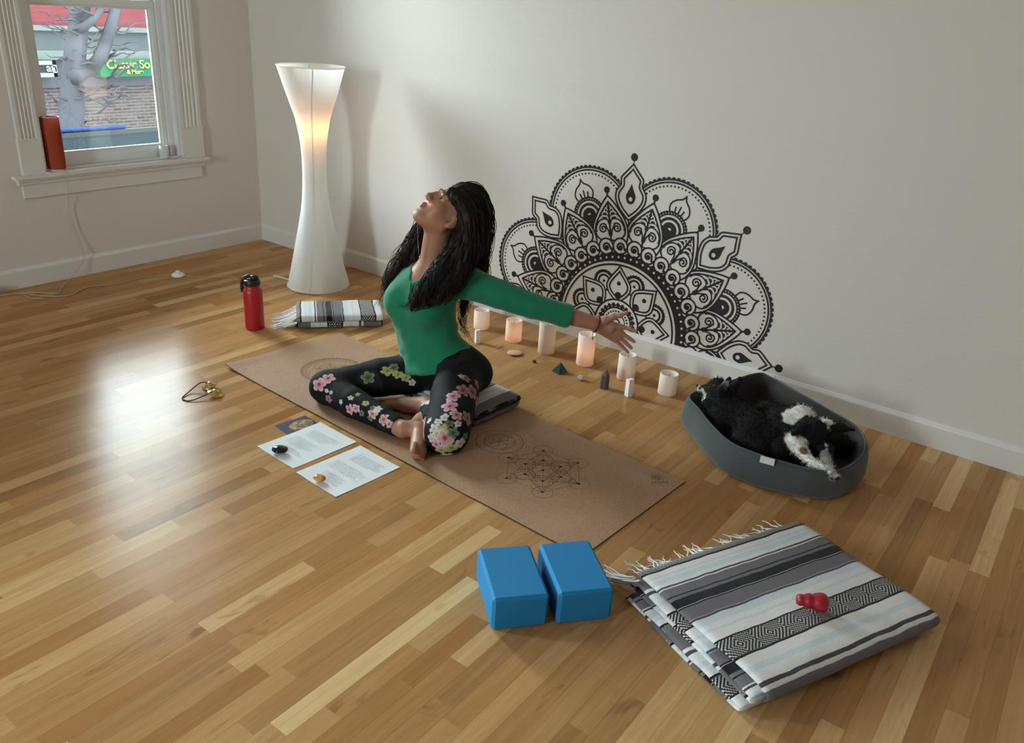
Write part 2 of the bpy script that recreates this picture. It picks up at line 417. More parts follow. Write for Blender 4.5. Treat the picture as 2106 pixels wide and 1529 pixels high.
# ------------------------------------------------------------------ windows
def thin_glass():
    N = Nodes('window_glass'); fr = N.n('Fresnel', IOR=1.5)
    t = N.n('BsdfTransparent', Color=(.97, .985, .98, 1)); g = N.n('BsdfGlossy', Roughness=.01, Color=(1, 1, 1, 1))
    m = N.n('MixShader', i0=fr.outputs[0]); N.set(m, 'i1', t.outputs[0]); N.set(m, 'i2', g.outputs[0]); return N.done(m.outputs[0])
M_GLASS = thin_glass()
def window_left(name, y0, y1, full, label):
    t = thing(name, label, 'window', (0, (y0+y1)/2, WZ0)); t['kind'] = 'structure'
    z0, z1 = WZ0, WZ1; zm = 1.405
    # jamb liners and stops
    G = [boxg(-.18, .0, y0, y0+.018, z0, z1), boxg(-.18, 0, y1-.018, y1, z0, z1), boxg(-.18, 0, y0, y1, z1-.018, z1), boxg(-.18, -.0, y0, y1, z0, z0+.008),
         boxg(-.05, -.036, y1-.05, y1-.018, z0, z1), boxg(-.112, -.098, y1-.045, y1-.018, z0, z1), boxg(-.05, -.036, y0+.018, y0+.04, z0, z1), boxg(-.112, -.098, y0+.018, y0+.04, z0, z1)]
    V, F = geo_join(G); obj('jamb', V, F, M_VINYL, t, smooth=False, bevel=.002)
    def sash(x0, x1, za, zb, rb, rt):
        s0, s1, st = y0+.022, y1-.022, .056
        V, F = geo_join([boxg(x0, x1, s0, s0+st, za, zb), boxg(x0, x1, s1-st, s1, za, zb), boxg(x0, x1, s0+st, s1-st, za, za+rb), boxg(x0, x1, s0+st, s1-st, zb-rt, zb)])
        s_ = obj('sash', V, F, M_VINYL, t, smooth=False, bevel=.003)
        xm = (x0+x1)/2; V, F = boxg(xm-.002, xm+.002, s0+st-.004, s1-st+.004, za+rb-.004, zb-rt+.004)
        obj('pane', V, F, M_GLASS, s_, smooth=False)
        bd = []      # glazing bead round the pane
        a, b, c, d = s0+st, s1-st, za+rb, zb-rt
        for q in (boxg(xm+.002, xm+.012, a, a+.012, c, d), boxg(xm+.002, xm+.012, b-.012, b, c, d), boxg(xm+.002, xm+.012, a+.012, b-.012, c, c+.010), boxg(xm+.002, xm+.012, a+.012, b-.012, d-.010, d)): bd.append(q)
        V, F = geo_join(bd); obj('glazing_bead', V, F, M_VINYL, s_, smooth=False)
    sash(-.096, -.052, z0+.008, zm+.02, .062, .036)
    sash(-.148, -.114, zm-.015, z1-.018, .036, .05)
    if not full: return t
    # casing: fluted pilasters on plinth blocks
    for s_, (a, b) in (('l', (y0-.108, y0)), ('r', (y1, y1+.135))):
        w = b-a; prof = [(0, 0), (0, .018)]
        for k in range(4):
            c = .018 + (w-.036)*(k+.5)/4; prof += [(c-.010, .018), (c-.006, .012), (c+.006, .012), (c+.010, .018)]
        prof += [(w, .018), (w, 0)]
        Gd = np.array([[(d, a+u, z) for u, d in prof] for z in (.752, 2.52)])
        V, F = quadmesh(Gd); n = len(prof); F += [tuple(range(n)), tuple(range(n, 2*n))[::-1]]
        obj('fluted_casing', V, F, M_TRIM, t, smooth=False)
        V, F = boxg(0, .024, a-.006, b+(.004 if s_ == 'r' else 0), .574, .752)
        V2, F2 = boxg(0, .027, a-.008, b+(.006 if s_ == 'r' else 0), .748, .756)
        V, F = geo_join([(V, F), (V2, F2)]); obj('plinth_block', V, F, M_TRIM, t, smooth=False, bevel=.002)
    V, F = boxg(0, .03, y0-.13, y1+.15, 2.52, 2.66); obj('head_casing', V, F, M_TRIM, t, smooth=False, bevel=.003)
    # stool (inner sill), bed moulding and apron
    V, F = geo_join([boxg(-.06, .052, y0-.0, y1, .562, z0+.0), boxg(-.0, .052, y0-.165, y0, .562, .578), boxg(0, .052, y1, y1+.15, .562, .578)])
    obj('stool', V, F, M_TRIM, t, smooth=False)
    G = [boxg(0, .034, y0-.150, y1+.138, .545, .562), boxg(0, .024, y0-.145, y1+.133, .528, .545), boxg(0, .014, y0-.125, y1+.118, .458, .528)]
    V, F = geo_join(G); obj('apron', V, F, M_TRIM, t, smooth=False, bevel=.003)
    # lift latch at the right foot of the sash
    G = [tube([(-.05, y1-.075, .70), (-.03, y1-.075, .66), (-.028, y1-.075, .61)], .006), boxg(-.052, -.030, y1-.085, y1-.067, .60, .61)]
    return t
window_left('window_1', WY0, WY1, True, 'white double-hung window with fluted casing and stool, looking onto a street')
window_left('window_2', -4.40, -3.60, True, 'white double-hung window further along the left wall')
t = thing('window_3', 'tall window in the wall behind the viewer', 'window', (2.2, YB, .6)); t['kind'] = 'structure'
V, F = geo_join([boxg(1.8, 1.86, YB-.12, YB-.06, .6, 2.5), boxg(2.54, 2.6, YB-.12, YB-.06, .6, 2.5), boxg(1.86, 2.54, YB-.12, YB-.06, .6, .66), boxg(1.86, 2.54, YB-.12, YB-.06, 2.44, 2.5)]); obj('frame', V, F, M_VINYL, t, smooth=False)
V, F = boxg(1.855, 2.545, YB-.092, YB-.088, .655, 2.445); obj('pane', V, F, M_GLASS, t, smooth=False)

# ------------------------------------------------------------------ the street seen through the glass
FX = -12.0
def dk(*c): return tuple(v*.074 for v in srgb(*c))
def zat(px, py, X): return onx(px, py, X)
def brick_mat(name, a, b, m, sc_):
    N = Nodes(name); tc = N.n('TexCoord').outputs['Object']; s = N.n('SeparateXYZ', i0=tc); c = N.n('CombineXYZ'); N.set(c, 'i0', s.outputs[1]); N.set(c, 'i1', s.outputs[2])
    t = N.n('TexBrick', Vector=c.outputs[0], Scale=sc_, Color1=(*a, 1), Color2=(*b, 1), Mortar=(*m, 1)); N.set(t, 'Mortar Size', .02); N.set(t, 'Brick Width', .5); N.set(t, 'Row Height', .16)
    return N.done(N.n('BsdfPrincipled', Base__Color=t.outputs[0], Roughness=1.0, Specular__IOR__Level=0.0).outputs[0])
M_BRICK = brick_mat('pale_brick', dk(142, 124, 120), dk(108, 92, 94), dk(158, 150, 148), 2.6)
M_REDB = brick_mat('red_painted_brick', dk(178, 92, 98), dk(168, 84, 92), dk(160, 86, 92), 2.0)
M_BAND = mat('grey_cornice', dk(124, 130, 134), rough=1.0, spec=0, noise_s=2, noise_a=.15)
M_PALE = mat('pale_cornice', dk(158, 166, 162), rough=1.0, spec=0, noise_s=2, noise_a=.1)
M_DUSK = mat('grey_lintel', dk(124, 120, 130), rough=1.0, spec=0, noise_s=1.5, noise_a=.12)
def street():
    zs = [zat(100, y, FX)[2] for y in (52, 62, 103, 122, 158, 180, 252)]
    t = thing('street_building', 'two-storey brick shop building across the street with red painted upper wall', 'building', (FX, 4, -4.0))
    y0, y1 = -14, 24
    def slab(n, za, zb, d, m): V, F = boxg(FX-1, FX+d, y0, y1, za, zb); obj(n, V, F, m, t, smooth=False)
    slab('upper_wall', zs[0], zs[0]+1.5, 0, M_REDB); slab('ledge', zs[1], zs[0], .18, M_PALE); slab('cornice_band', zs[2], zs[1], .06, M_BAND)
    slab('pale_band', zs[3], zs[2], .1, M_PALE); slab('sign_fascia', zs[4], zs[3], 0, M_DUSK); slab('lintel', zs[5], zs[4], .08, M_DUSK); slab('brick_wall', -4.0, zs[5], 0, M_BRICK)
    # signs
    def sign(nm, label, pa, pb, col, txts, border=None):
        A = zat(*pa, FX+.32); B = zat(*pb, FX+.32); s = thing(nm, label, 'sign', (FX+.22, A[1], B[2]))
        V, F = boxg(FX+.22, FX+.32, A[1], B[1], B[2], A[2]); obj('board', V, F, mat(nm+'_face', col, rough=1.0, spec=0), s, smooth=False)
        if border:
            w = .07; a, b, c, d = A[1], B[1], B[2], A[2]
            V, F = geo_join([boxg(FX+.32, FX+.35, a, b, c, c+w), boxg(FX+.32, FX+.35, a, b, d-w, d), boxg(FX+.32, FX+.35, a, a+w, c, d), boxg(FX+.32, FX+.35, b-w, b, c, d)])
            obj('border', V, F, mat(nm+'_border', border, rough=1.0, spec=0), s, smooth=False)
        for (tx, fy, fz, size, tc_) in txts:
            cu = bpy.data.curves.new('lettering', 'FONT'); cu.body = tx; cu.size = size; cu.extrude = .01; cu.offset = .003
            ob = bpy.data.objects.new('lettering', cu); COL.objects.link(ob)
            dg = bpy.context.evaluated_depsgraph_get(); me = bpy.data.meshes.new_from_object(ob.evaluated_get(dg))
            bpy.data.objects.remove(ob)
            n = bpy.data.objects.new('lettering', me); COL.objects.link(n); me.materials.clear(); me.materials.append(mat('letter_paint', tc_, rough=1.0, spec=0))
            n.parent = s; n.rotation_euler = (HP, 0, HP)
            n.location = (.12, (B[1]-A[1])*fy, (A[2]-B[2])*fz)
    sign('shop_sign', 'green shop sign with yellow lettering across the street', (203, 122), (330, 156), dk(70, 150, 108), [('Classic So', .10, .48, .22, dk(225, 220, 130)), ('& More', .42, .16, .11, dk(225, 222, 140))])
    sign('shop_sign', 'dark shop sign with white border and white lettering across the street', (40, 125), (118, 158), dk(86, 92, 104), [('an', .70, .34, .20, dk(205, 215, 220))], border=dk(200, 208, 212))
    V, F = boxg(-11.0, -.2, y0, y1, -4.2, -4.0); props(obj('street', V, F, mat('asphalt', dk(120, 120, 122), rough=1.0, spec=0), smooth=False), 'grey street below the window', 'street', kind='structure')
    # low flat roof right outside with a blue pipe on its edge
    A = zat(140, 277, -1.9); B = zat(140, 305, -1.2)
    r = thing('flat_roof', 'grey-blue flat roof edge with a blue pipe just outside the window', 'roof', (-1.4, -.5, -.6))
    V, F = boxg(-1.95, -1.05, -4, 3.5, -.6, A[2]-.03); obj('roof_slab', V, F, mat('roof_felt', dk(70, 80, 86), rough=1.0, spec=0, noise_s=3, noise_a=.12), r, smooth=False)
    V, F = boxg(-1.97, -1.93, -4, 3.5, A[2]-.06, A[2]+.004); obj('metal_edge', V, F, mat('roof_edge', dk(130, 140, 144), rough=1.0, spec=0), r, smooth=False)
    P0 = zat(80, 279, -1.95); P1 = zat(257, 267, -1.95)
    V, F = tube([(-1.95, P0[1], A[2]+.02), (-1.95, P1[1], A[2]+.02)], .016); obj('pipe', V, F, mat('blue_pipe', dk(84, 110, 186), rough=1.0, spec=0), r)
    # bare tree
    X = -6.5; R = random.Random(3)
    def tp(pts, r0, r1, dx=0):
        P = smoothpath([zat(a, b, X+dx+R.uniform(-.1, .1)) for a, b in pts], 5); return tube(P, np.linspace(r0, r1, len(P)), 8)
    G = [tp([(143, 330), (146, 265), (148, 200), (151, 150), (156, 95), (163, 40), (170, -30)],   .17, .11),
         tp([(152, 160), (170, 148), (190, 138), (206, 118), (216, 92), (228, 55), (240, 10), (250, -40)], .10, .06, .1),
         tp([(160, 62), (172, 56), (190, 42), (208, 18), (220, -20)], .06, .035, .1)]
    for k in range(60):
        a = (R.choice([R.uniform(148, 165), R.uniform(196, 245)]), R.uniform(-10, 260)); d = R.choice([-1, 1]); p = [a]
        L = R.uniform(14, 40); 
        for j in range(4): p.append((p[-1][0]+d*L*R.uniform(.5, 1)*.7, p[-1][1]-R.uniform(-.35, .9)*L*.6))
        G.append(tp(p, .016, .004, R.uniform(-.2, .2)))
    V, F = geo_join(G); tr = thing('bare_tree', 'bare grey-barked tree in front of the building across the street', 'tree', (X, V[:, 1].mean(), -4.0))
    Vt, Ft = tube([(X, zat(143, 330, X)[1], -4.0), tuple(zat(143, 326, X))], .26); V, F = geo_join([(V, F), (Vt, Ft)])
    obj('trunk_and_branches', V, F, mat('bark', dk(118, 116, 126), rough=1.0, spec=0, noise_s=6, noise_a=.25), tr)
street()

# ------------------------------------------------------------------ mandala wall decal
def mandala():
    h = .0016; X0, X1, Z0, Z1 = 1.90, 3.60, .1065, .96
    nx, nz = int((X1-X0)/h)+1, int((Z1-Z0)/h)+1
    xs = X0+np.arange(nx)*h; zs = Z0+np.arange(nz)*h
    Fd = np.full((nx, nz), .02, np.float32)
    C0 = np.array([2.728, .120]); C1 = np.array([2.713, .1145]); C2 = np.array([2.7145, .128])
    def paint(fn, lo, hi, black):
        i0, i1 = np.clip(np.floor((np.array([lo[0], hi[0]])-X0)/h).astype(int)+[-1, 2], 0, nx); j0, j1 = np.clip(np.floor((np.array([lo[1], hi[1]])-Z0)/h).astype(int)+[-1, 2], 0, nz)
        if i1 <= i0 or j1 <= j0: return
        P = np.stack(np.meshgrid(xs[i0:i1], zs[j0:j1], indexing='ij'), -1); D = fn(P); S = Fd[i0:i1, j0:j1]
        Fd[i0:i1, j0:j1] = np.minimum(S, D) if black else np.maximum(S, -D)
    def disc(c, r, black=True): c = np.array(c); paint(lambda P: np.hypot(P[..., 0]-c[0], P[..., 1]-c[1])-r, c-r-.003, c+r+.003, black)
    def segd(P, A, B):
        d = B-A; t = np.clip(((P-A)@d)/(d@d+1e-12), 0, 1); q = P-A-t[..., None]*d; return np.hypot(q[..., 0], q[..., 1])
    def stroke(pts, w, black=True, taper=None):
        pts = np.array(pts); m = len(pts)
        for k in range(m-1):
            A, B = pts[k], pts[k+1]; ww = w if taper is None else w*(taper[k]+taper[k+1])/2
            paint(lambda P: segd(P, A, B)-ww, np.minimum(A, B)-ww-.003, np.maximum(A, B)+ww+.003, black)
    def poly(pts, black=True, grow=0.0):
        pts = np.array(pts)
        def fn(P):
            d = np.full(P.shape[:2], 9.0); ins = np.zeros(P.shape[:2], bool); n = len(pts)
            for k in range(n):
                A, B = pts[k], pts[(k+1) % n]; d = np.minimum(d, segd(P, A, B))
                c = ((A[1] > P[..., 1]) != (B[1] > P[..., 1])); xx = (B[0]-A[0])*(P[..., 1]-A[1])/((B[1]-A[1]) or 1e-12)+A[0]; ins ^= c & (P[..., 0] < xx)
            return np.where(ins, -d, d)-grow
        paint(fn, pts.min(0)-.003-grow, pts.max(0)+.003+grow, black)
    def fr(C, ang):
        t = math.radians(ang-90); c, s = math.cos(t), math.sin(t)
        return lambda pts: np.array([[C[0]+c*u-s*v, C[1]+s*u+c*v] for u, v in pts])
    def sym(half): return list(half)+[(-u, v) for u, v in reversed(half) if abs(u) > 1e-9]
    sp = lambda pts, n=5: [tuple(p[:2]) for p in smoothpath([(*p, 0) for p in pts], n)]
    def arc(c, r, a0, a1, n=24): return [(c[0]+r*math.cos(math.radians(a)), c[1]+r*math.sin(math.radians(a))) for a in np.linspace(a0, a1, n)]
    # 1. eight big scalloped arcs with their lotus and dome
    for k in range(-1, 5):
        a = 23.8+45*k; L = fr(C0, a); c = (0, .5485); cw = L([c])[0]
        for j in range(-28, 29):
            t = math.radians(90+j*5.95); disc(L([(c[0]+.2255*math.cos(t), c[1]+.2255*math.sin(t))])[0], .0108)
        disc(cw, .2275); disc(cw, .2215, False); disc(cw, .2165); disc(cw, .2095, False)
        for j in range(-24, 25):
            t = math.radians(90+j*5.35); disc(L([(c[0]+.1965*math.cos(t), c[1]+.1965*math.sin(t))])[0], .0040)
        lot = [(0, .7235), (.010, .703), (.034, .686), (.049, .664), (.050, .645), (.036, .622), (.0, .60)]
        P = L(sym(sp(lot))); poly(P, True, .003); poly(P, False, -.0035)
        for u in (-.019, 0, .019): stroke(L([(u*.8, .625), (u*1.15, .668-abs(u)*.6)]), .0032)
        for j in range(-9, 10):
            t = math.radians(90+j*9.2); disc(L([(c[0]+.0815*math.cos(t), c[1]+.0815*math.sin(t))])[0], .0078)
        disc(cw, .0815)
        for j in range(-8, 9):
            t = math.radians(90+j*10.2); disc(L([(c[0]+.0782*math.cos(t), c[1]+.0782*math.sin(t))])[0], .0034, False)
        disc(cw, .0695, False); disc(cw, .059); disc(cw, .0475, False); disc(cw, .036); disc(L([(0, .5515)])[0], .0095, False)
        poly(L([(-.04, .55), (.04, .55), (.012, .49), (-.012, .49)]))
    # 2. eight drops
    drop = sp([(0, .776), (.030, .742), (.0565, .712), (.0585, .694), (.0565, .678), (.066, .664), (.0785, .642), (.0775, .605), (.052, .562), (.018, .530), (0, .515)])
    for k in range(-1, 6):
        L = fr(C0, 1.3+45*k); P = L(sym(drop)); poly(P, True, .002); poly(P, False, -.005); poly(P, True, -.0135); poly(P, False, -.0205)
        poly(L(sym(sp([(0, .684), (.010, .660), (.0225, .635), (.0235, .618), (.014, .598), (0, .593)]))))
        disc(L([(0, .6155)])[0], .0105, False); 
        if k != 3: disc(L([(0, .8045)])[0], .0172); stroke(L([(0, .776), (0, .789)]), .0018)
    # 3. sixteen petals with leaves and spirals
    outer = sp([(0, .630), (.027, .601), (.056, .561), (.080, .520), (.0925, .487), (.096, .455), (.090, .42), (.07, .39), (0, .385)])
    inner = sp([(0, .602), (.028, .571), (.055, .535), (.075, .502), (.0835, .472), (.082, .448), (.068, .428), (.040, .414), (0, .414)])
    for k in range(-1, 9):
        L = fr(C0, 12.6+22.5*k); P = L(sym(outer)); poly(P, True, .002); poly(P, False, -.005)
        Q = L(sym(inner)); poly(Q, True, .0005); poly(Q, False, -.0065)
        tip = sp([(0, .599), (.026, .569), (.050, .537), (.052, .528), (.030, .522), (0, .500)]); poly(L(sym(tip)))
        for s in (-1, 1):
            stroke(L([(s*.0065, .581), (s*.0085, .574)]), .0030, False)
            for v0, u1, v1, w in ((.560, .024, .562, .0036), (.540, .037, .546, .0042), (.519, .049, .526, .0048)):
                stroke(L(sp([(s*.007, v0), (s*.013, v0+.011), (s*u1*.75, v1+.006), (s*u1, v1-.004)], 4)), w, False)
            tear = sp([(s*.005, .497), (s*.010, .512), (s*.028, .519), (s*.052, .512), (s*.070, .492), (s*.0755, .468), (s*.064, .440), (s*.04, .424), (s*.008, .424), (s*.005, .45)], 4)
            poly(L(tear), False); T = L(tear); stroke(list(T[:22]), .0028)
            spi = [(s*(.037 + (.0245-.0195*q)*math.cos(math.radians(150-q*560))*1), .474+(.0245-.0195*q)*math.sin(math.radians(150-q*560))) for q in np.linspace(0, 1, 34)]
            stroke(L([(s*.006, .440), (s*.009, .462)]+spi[2:]), .0032)
        stroke(L([(0, .42), (0, .55)]), .0042)
        disc(L([(0, .653)])[0], .0150); stroke(L([(0, .625), (0, .645)]), .0042)
    # 4. curls and the beaded ring
    def bump_ring(C, r, n, br, ph=0, black=True):
        for j in range(n):
            t = math.radians(ph+360*j/n)
            if C[1]+r*math.sin(t) > .08: disc((C[0]+r*math.cos(t), C[1]+r*math.sin(t)), br, black)
    bump_ring(C0, .349, 64, .0135, 1.3+2.8)
    disc(C0, .352)
    for k in range(-2, 18):
        a = 12.6-1.3+5.6+11.25*k; L = fr(C0, a); c = (0, .390)
        disc(L([c])[0], .0415); disc(L([c])[0], .0345, False)
        s = -1; spi = [(s*((.0225-.017*q)*math.cos(math.radians(200-q*470))), c[1]-.004+(.0225-.017*q)*math.sin(math.radians(200-q*470))) for q in np.linspace(0, 1, 26)]
        stroke(L([(s*-.033, c[1]-.012), (-.024*s, c[1]-.016)]+spi[3:]), .0040); disc(L([(0, c[1]-.004)])[0], .0085)
    bump_ring(C0, .347, 64, .0120, 1.3+2.8); disc(C0, .350); bump_ring(C0, .3375, 64, .0064, 1.3, False)
    disc(C1, .3265); disc(C1, .3205, False); disc(C1, .3085); disc(C1, .3005, False)
    # 5. inner flower
    for k in range(-1, 6):
        L = fr(C2, 70+45*k-22.5*0); c = (0, .2165); cw = L([c])[0]
        for j in range(-8, 9):
            t = math.radians(90+j*15.5); disc(L([(.0485*math.cos(t), c[1]+.0485*math.sin(t))])[0], .0078)
        disc(cw, .0495); disc(cw, .0415, False); disc(cw, .0335); disc(cw, .0245, False)
        poly(L([(-.024, .215), (.024, .215), (.008, .18), (-.008, .18)]), False); disc(cw, .0066)
    pet = sp([(0, .2875), (.020, .262), (.047, .228), (.0655, .196), (.064, .168), (.048, .143), (.02, .118), (0, .112)])
    for k in range(-1, 6):
        L = fr(C2, 92.6+45*k-45); P = L(sym(pet)); poly(P, True, .0015); poly(P, False, -.005); poly(P, True, -.0135); poly(P, False, -.0205)
        disc(L([(0, .2005)])[0], .0100); disc(L([(0, .1405)])[0], .0175)
    disc(C2, .1235); disc(C2, .1155, False); bump_ring(C2, .0955, 24, .0085); disc(C2, .0945); bump_ring(C2, .0855, 24, .0036, 7, False)
    disc(C2, .0755, False); bump_ring(C2, .0615, 26, .0044); disc(C2, .050); disc(C2, .0455, False); disc(C2, .024); disc(C2, .017, False)
    Fd[0], Fd[-1], Fd[:, -1] = .01, .01, .01; Fd[:, 0] = np.where(Fd[:, 0] < 0, Fd[:, 0], Fd[:, 0])
    # marching squares into flat polygons: inner runs merged into strips
    Fd -= .0006; S = Fd < 0; c = S[:-1, :-1].astype(int)+S[1:, :-1]*2+S[1:, 1:]*4+S[:-1, 1:]*8
    V = []; F = []; vi = {}
    def vid(p):
        key = (round(p[0], 5), round(p[1], 5)); i = vi.get(key)
        if i is None: i = vi[key] = len(V); V.append(key)
        return i
    full = c == 15
    for j in range(nz-1):
        row = full[:, j]; d = np.diff(np.concatenate([[0], row.astype(int), [0]])); st = np.nonzero(d == 1)[0]; en = np.nonzero(d == -1)[0]
        for a, b in zip(st, en): F.append([vid((xs[a], zs[j])), vid((xs[b], zs[j])), vid((xs[b], zs[j+1])), vid((xs[a], zs[j+1]))])
    for i, j in np.argwhere((c > 0) & (c < 15)):
        cr = [(i, j), (i+1, j), (i+1, j+1), (i, j+1)]; pts = []
        for q in range(4):
            a, b = cr[q], cr[(q+1) % 4]; fa, fb = Fd[a], Fd[b]
            if fa < 0: pts.append((xs[a[0]], zs[a[1]]))
            if (fa < 0) != (fb < 0):
                t = fa/(fa-fb); pts.append((xs[a[0]]+(xs[b[0]]-xs[a[0]])*t, zs[a[1]]+(zs[b[1]]-zs[a[1]])*t))
        ids = []
        for p in pts:
            q = vid(p)
            if q not in ids: ids.append(q)
        if len(ids) >= 3: F.append(ids)
    V3 = np.array([(x, -.0006, z) for x, z in V])
    o = obj('mandala_decal', V3, F, M_BLACKV, smooth=False, loc=(C0[0], -.0006, .107))
    props(o, 'large black half-mandala vinyl decal on the off-white wall above the baseboard', 'wall decal')
mandala()

# ------------------------------------------------------------------ paper floor lamp
def paper_mat(name, col, tr, rough=.8, crinkle=.4, sc_=18.0):
    N = Nodes(name); tc = N.n('TexCoord').outputs['Object']
    bp = N.n('Bump', Strength=crinkle, Distance=.006, Height=N.n('TexNoise', Vector=tc, Scale=sc_, Detail=4.0).outputs[0]).outputs[0]
    d = N.n('BsdfDiffuse', Color=(*col, 1), Normal=bp); t = N.n('BsdfTranslucent', Color=(*col, 1), Normal=bp)
    m = N.n('MixShader', i0=tr); N.set(m, 'i1', d.outputs[0]); N.set(m, 'i2', t.outputs[0]); return N.done(m.outputs[0])
M_PAPERSHADE = paper_mat('rice_paper', (.86, .84, .82), .42)
M_WIRE = mat('white_wire', (.55, .53, .5), rough=.5)
def emat(name, col, s):
    N = Nodes(name); return N.done(N.n('Emission', Color=(*col, 1), Strength=s).outputs[0])
LX, LY = 1.013, -.400
t = thing('floor_lamp', 'tall white hourglass paper floor lamp glowing warm in the corner', 'lamp', (LX, LY, 0))
prof = [(.171, .012), (.163, .05), (.147, .115), (.123, .225), (.093, .365), (.076, .46), (.067, .56), (.064, .66), (.0665, .75), (.075, .83), (.092, .92), (.110, .975), (.128, 1.03), (.150, 1.10), (.1715, 1.172)]
pf = [(a[0], a[1]) for a in smoothpath([(r, z, 0) for r, z in prof], 4)]
V, F = lathe(pf, (LX, LY, 0), 64, cap=False, wob=lambda a, z: .012*math.cos(4*a+.6)+.008*math.sin(9*a+z*7))
obj('paper_shade', V, F, M_PAPERSHADE, t)
def ring(c, r, rad, n=48): return tube([(c[0]+r*math.cos(a), c[1]+r*math.sin(a), c[2]) for a in np.linspace(0, 2*math.pi, n+1)], rad, 6, cap=False)
V, F = ring((LX, LY, 1.175), .172, .0035); obj('top_hoop', V, F, M_PAPERSHADE, t)
V, F = ring((LX, LY, .010), .171, .004); obj('bottom_hoop', V, F, M_PAPERSHADE, t)
for a in (.62, 2.2, 3.75, 5.3):
    V, F = tube([(LX+(r-.004)*math.cos(a+.25*z), LY+(r-.004)*math.sin(a+.25*z), z) for r, z in pf], .0022, 5); obj('wire_rib', V, F, M_WIRE, t)
V, F = lathe([(.0, .60), (.012, .60), (.012, .88), (.016, .885), (.016, .92), (0, .92)], (LX, LY, 0), 16); h_ = obj('bulb_holder', V, F, M_WIRE, t)
V, F = lathe([(.010, .92), (.014, .935), (.027, .965), (.030, .985), (.024, 1.005), (.0, 1.013)], (LX, LY, -.09), 24); V[:, 2] += 0.0
h2 = obj('light_bulb', V, F, emat('warm_bulb', (1.0, .50, .18), 16.0), t)
V, F = geo_join([tube([(LX, LY, .62), (LX, LY, .004)], .004, 6), tube([(LX-.168, LY, .008), (LX+.168, LY, .008)], .003, 6), tube([(LX, LY-.168, .008), (LX, LY+.168, .008)], .003, 6)])
obj('stem', V, F, M_WIRE, t)
M_CORD = mat('translucent_cord', srgb(176, 150, 118), rough=.45)
cp = [(.90, -.455), (.86, -.462), (.808, -.455), (.74, -.462), (.69, -.478), (.65, -.53), (.61, -.60), (.56, -.675), (.50, -.745), (.43, -.80), (.375, -.84)]
V, F = tube(smoothpath([(x, y, .0032) for x, y in cp], 6), .0030, 6); obj('power_cord', V, F, M_CORD, t)
V, F = tube([(.822, -.458, .005), (.71, -.474, .005)], .0050, 8); obj('cord_sleeve', V, F, mat('white_sleeve', (.8, .77, .7), rough=.5), t)
cp = [(.335, -.87), (.30, -.93), (.264, -1.03), (.268, -1.13), (.266, -1.2), (.228, -1.289), (.24, -1.35), (.29, -1.425), (.27, -1.49), (.19, -1.555), (.105, -1.60), (.075, -1.68), (.05, -1.80), (.04, -1.95)]
V, F = tube(smoothpath([(x, y, .0032) for x, y in cp], 6), .0032, 6); obj('power_cord', V, F, M_CORD, t)
V, F = lathe([(0, .0), (.036, 0), (.037, .006), (.034, .012), (.026, .018), (.012, .021), (0, .021)], (.354, -.856, 0), 32); sw = obj('foot_switch', V, F, mat('white_plastic', (.82, .82, .8), rough=.35), t)
sw['label'] = 'round white foot switch on the floor'
V, F = lathe([(0, .0205), (.013, .0205), (.013, .029), (.010, .032), (0, .032)], (.354, -.856, 0), 24); obj('button', V, F, mat('white_button', (.8, .8, .78), rough=.3), sw)

# ------------------------------------------------------------------ things on and below the window sill
SZ = WZ0
t = thing('paper_lamp', 'red-orange cylindrical paper lamp standing at the left end of the window sill', 'lamp', (-.012, -1.262, SZ))
c = (-.010, -1.262, 0)
V, F = lathe([(.044, SZ+.006), (.0455, SZ+.05), (.045, SZ+.14), (.0445, SZ+.22), (.044, SZ+.268)], c, 40, cap=False, wob=lambda a, z: .015*math.sin(5*a+z*20))
obj('shade', V, F, paper_mat('red_paper', srgb(170, 78, 58), .18, sc_=40.0, crinkle=.6), t)
V, F = ring((c[0], c[1], SZ+.268), .044, .0015); obj('top_hoop', V, F, M_WIRE, t)
V, F = geo_join([lathe([(0, SZ), (.046, SZ), (.046, SZ+.006), (0, SZ+.006)], c, 32), lathe([(0, SZ+.006), (.012, SZ+.006), (.012, SZ+.05), (0, SZ+.05)], c, 16)]); obj('base', V, F, M_WIRE, t)
cd = [(.035, -1.255, SZ+.003), (.056, -1.25, SZ-.006), (.060, -1.25, SZ-.03), (.040, -1.25, .46), (.016, -1.245, .40), (.012, -1.23, .28), (.018, -1.215, .18), (.030, -1.21, .10), (.05, -1.30, .02), (.09, -1.36, .004), (.16, -1.42, .0035), (.22, -1.47, .0035), (.12, -1.56, .0035), (.075, -1.70, .0035), (.06, -1.95, .0035)]
V, F = tube(smoothpath(cd, 6), .0018, 6); obj('power_cord', V, F, mat('clear_cord', srgb(190, 180, 165), rough=.35), t)
t = thing('glass_ornament', 'small clear and white glass candle holder at the right end of the window sill', 'ornament', (-.015, -.635, SZ))
c = (-.012, -.640, 0)
N = Nodes('frosted_glass'); p_ = N.n('BsdfPrincipled', Base__Color=(.95, .93, .9, 1), Roughness=.25); N.set(p_, 'Transmission Weight', .3); M_FROST = N.done(p_.outputs[0])
V, F = lathe([(0, SZ), (.024, SZ), (.027, SZ+.012), (.026, SZ+.05), (.024, SZ+.072), (.021, SZ+.072), (.022, SZ+.02), (0, SZ+.012)], c, 32); obj('cup', V, F, M_FROST, t)
V, F = lathe([(0, SZ+.013), (.018, SZ+.013), (.018, SZ+.045), (0, SZ+.047)], c, 24); obj('candle', V, F, mat('cream_wax', (.75, .70, .6), rough=.5), t)
t = thing('plug_adapter', 'white plug adapter at the wall foot, cut by the left photo edge', 'adapter', (.04, -1.76, 0))
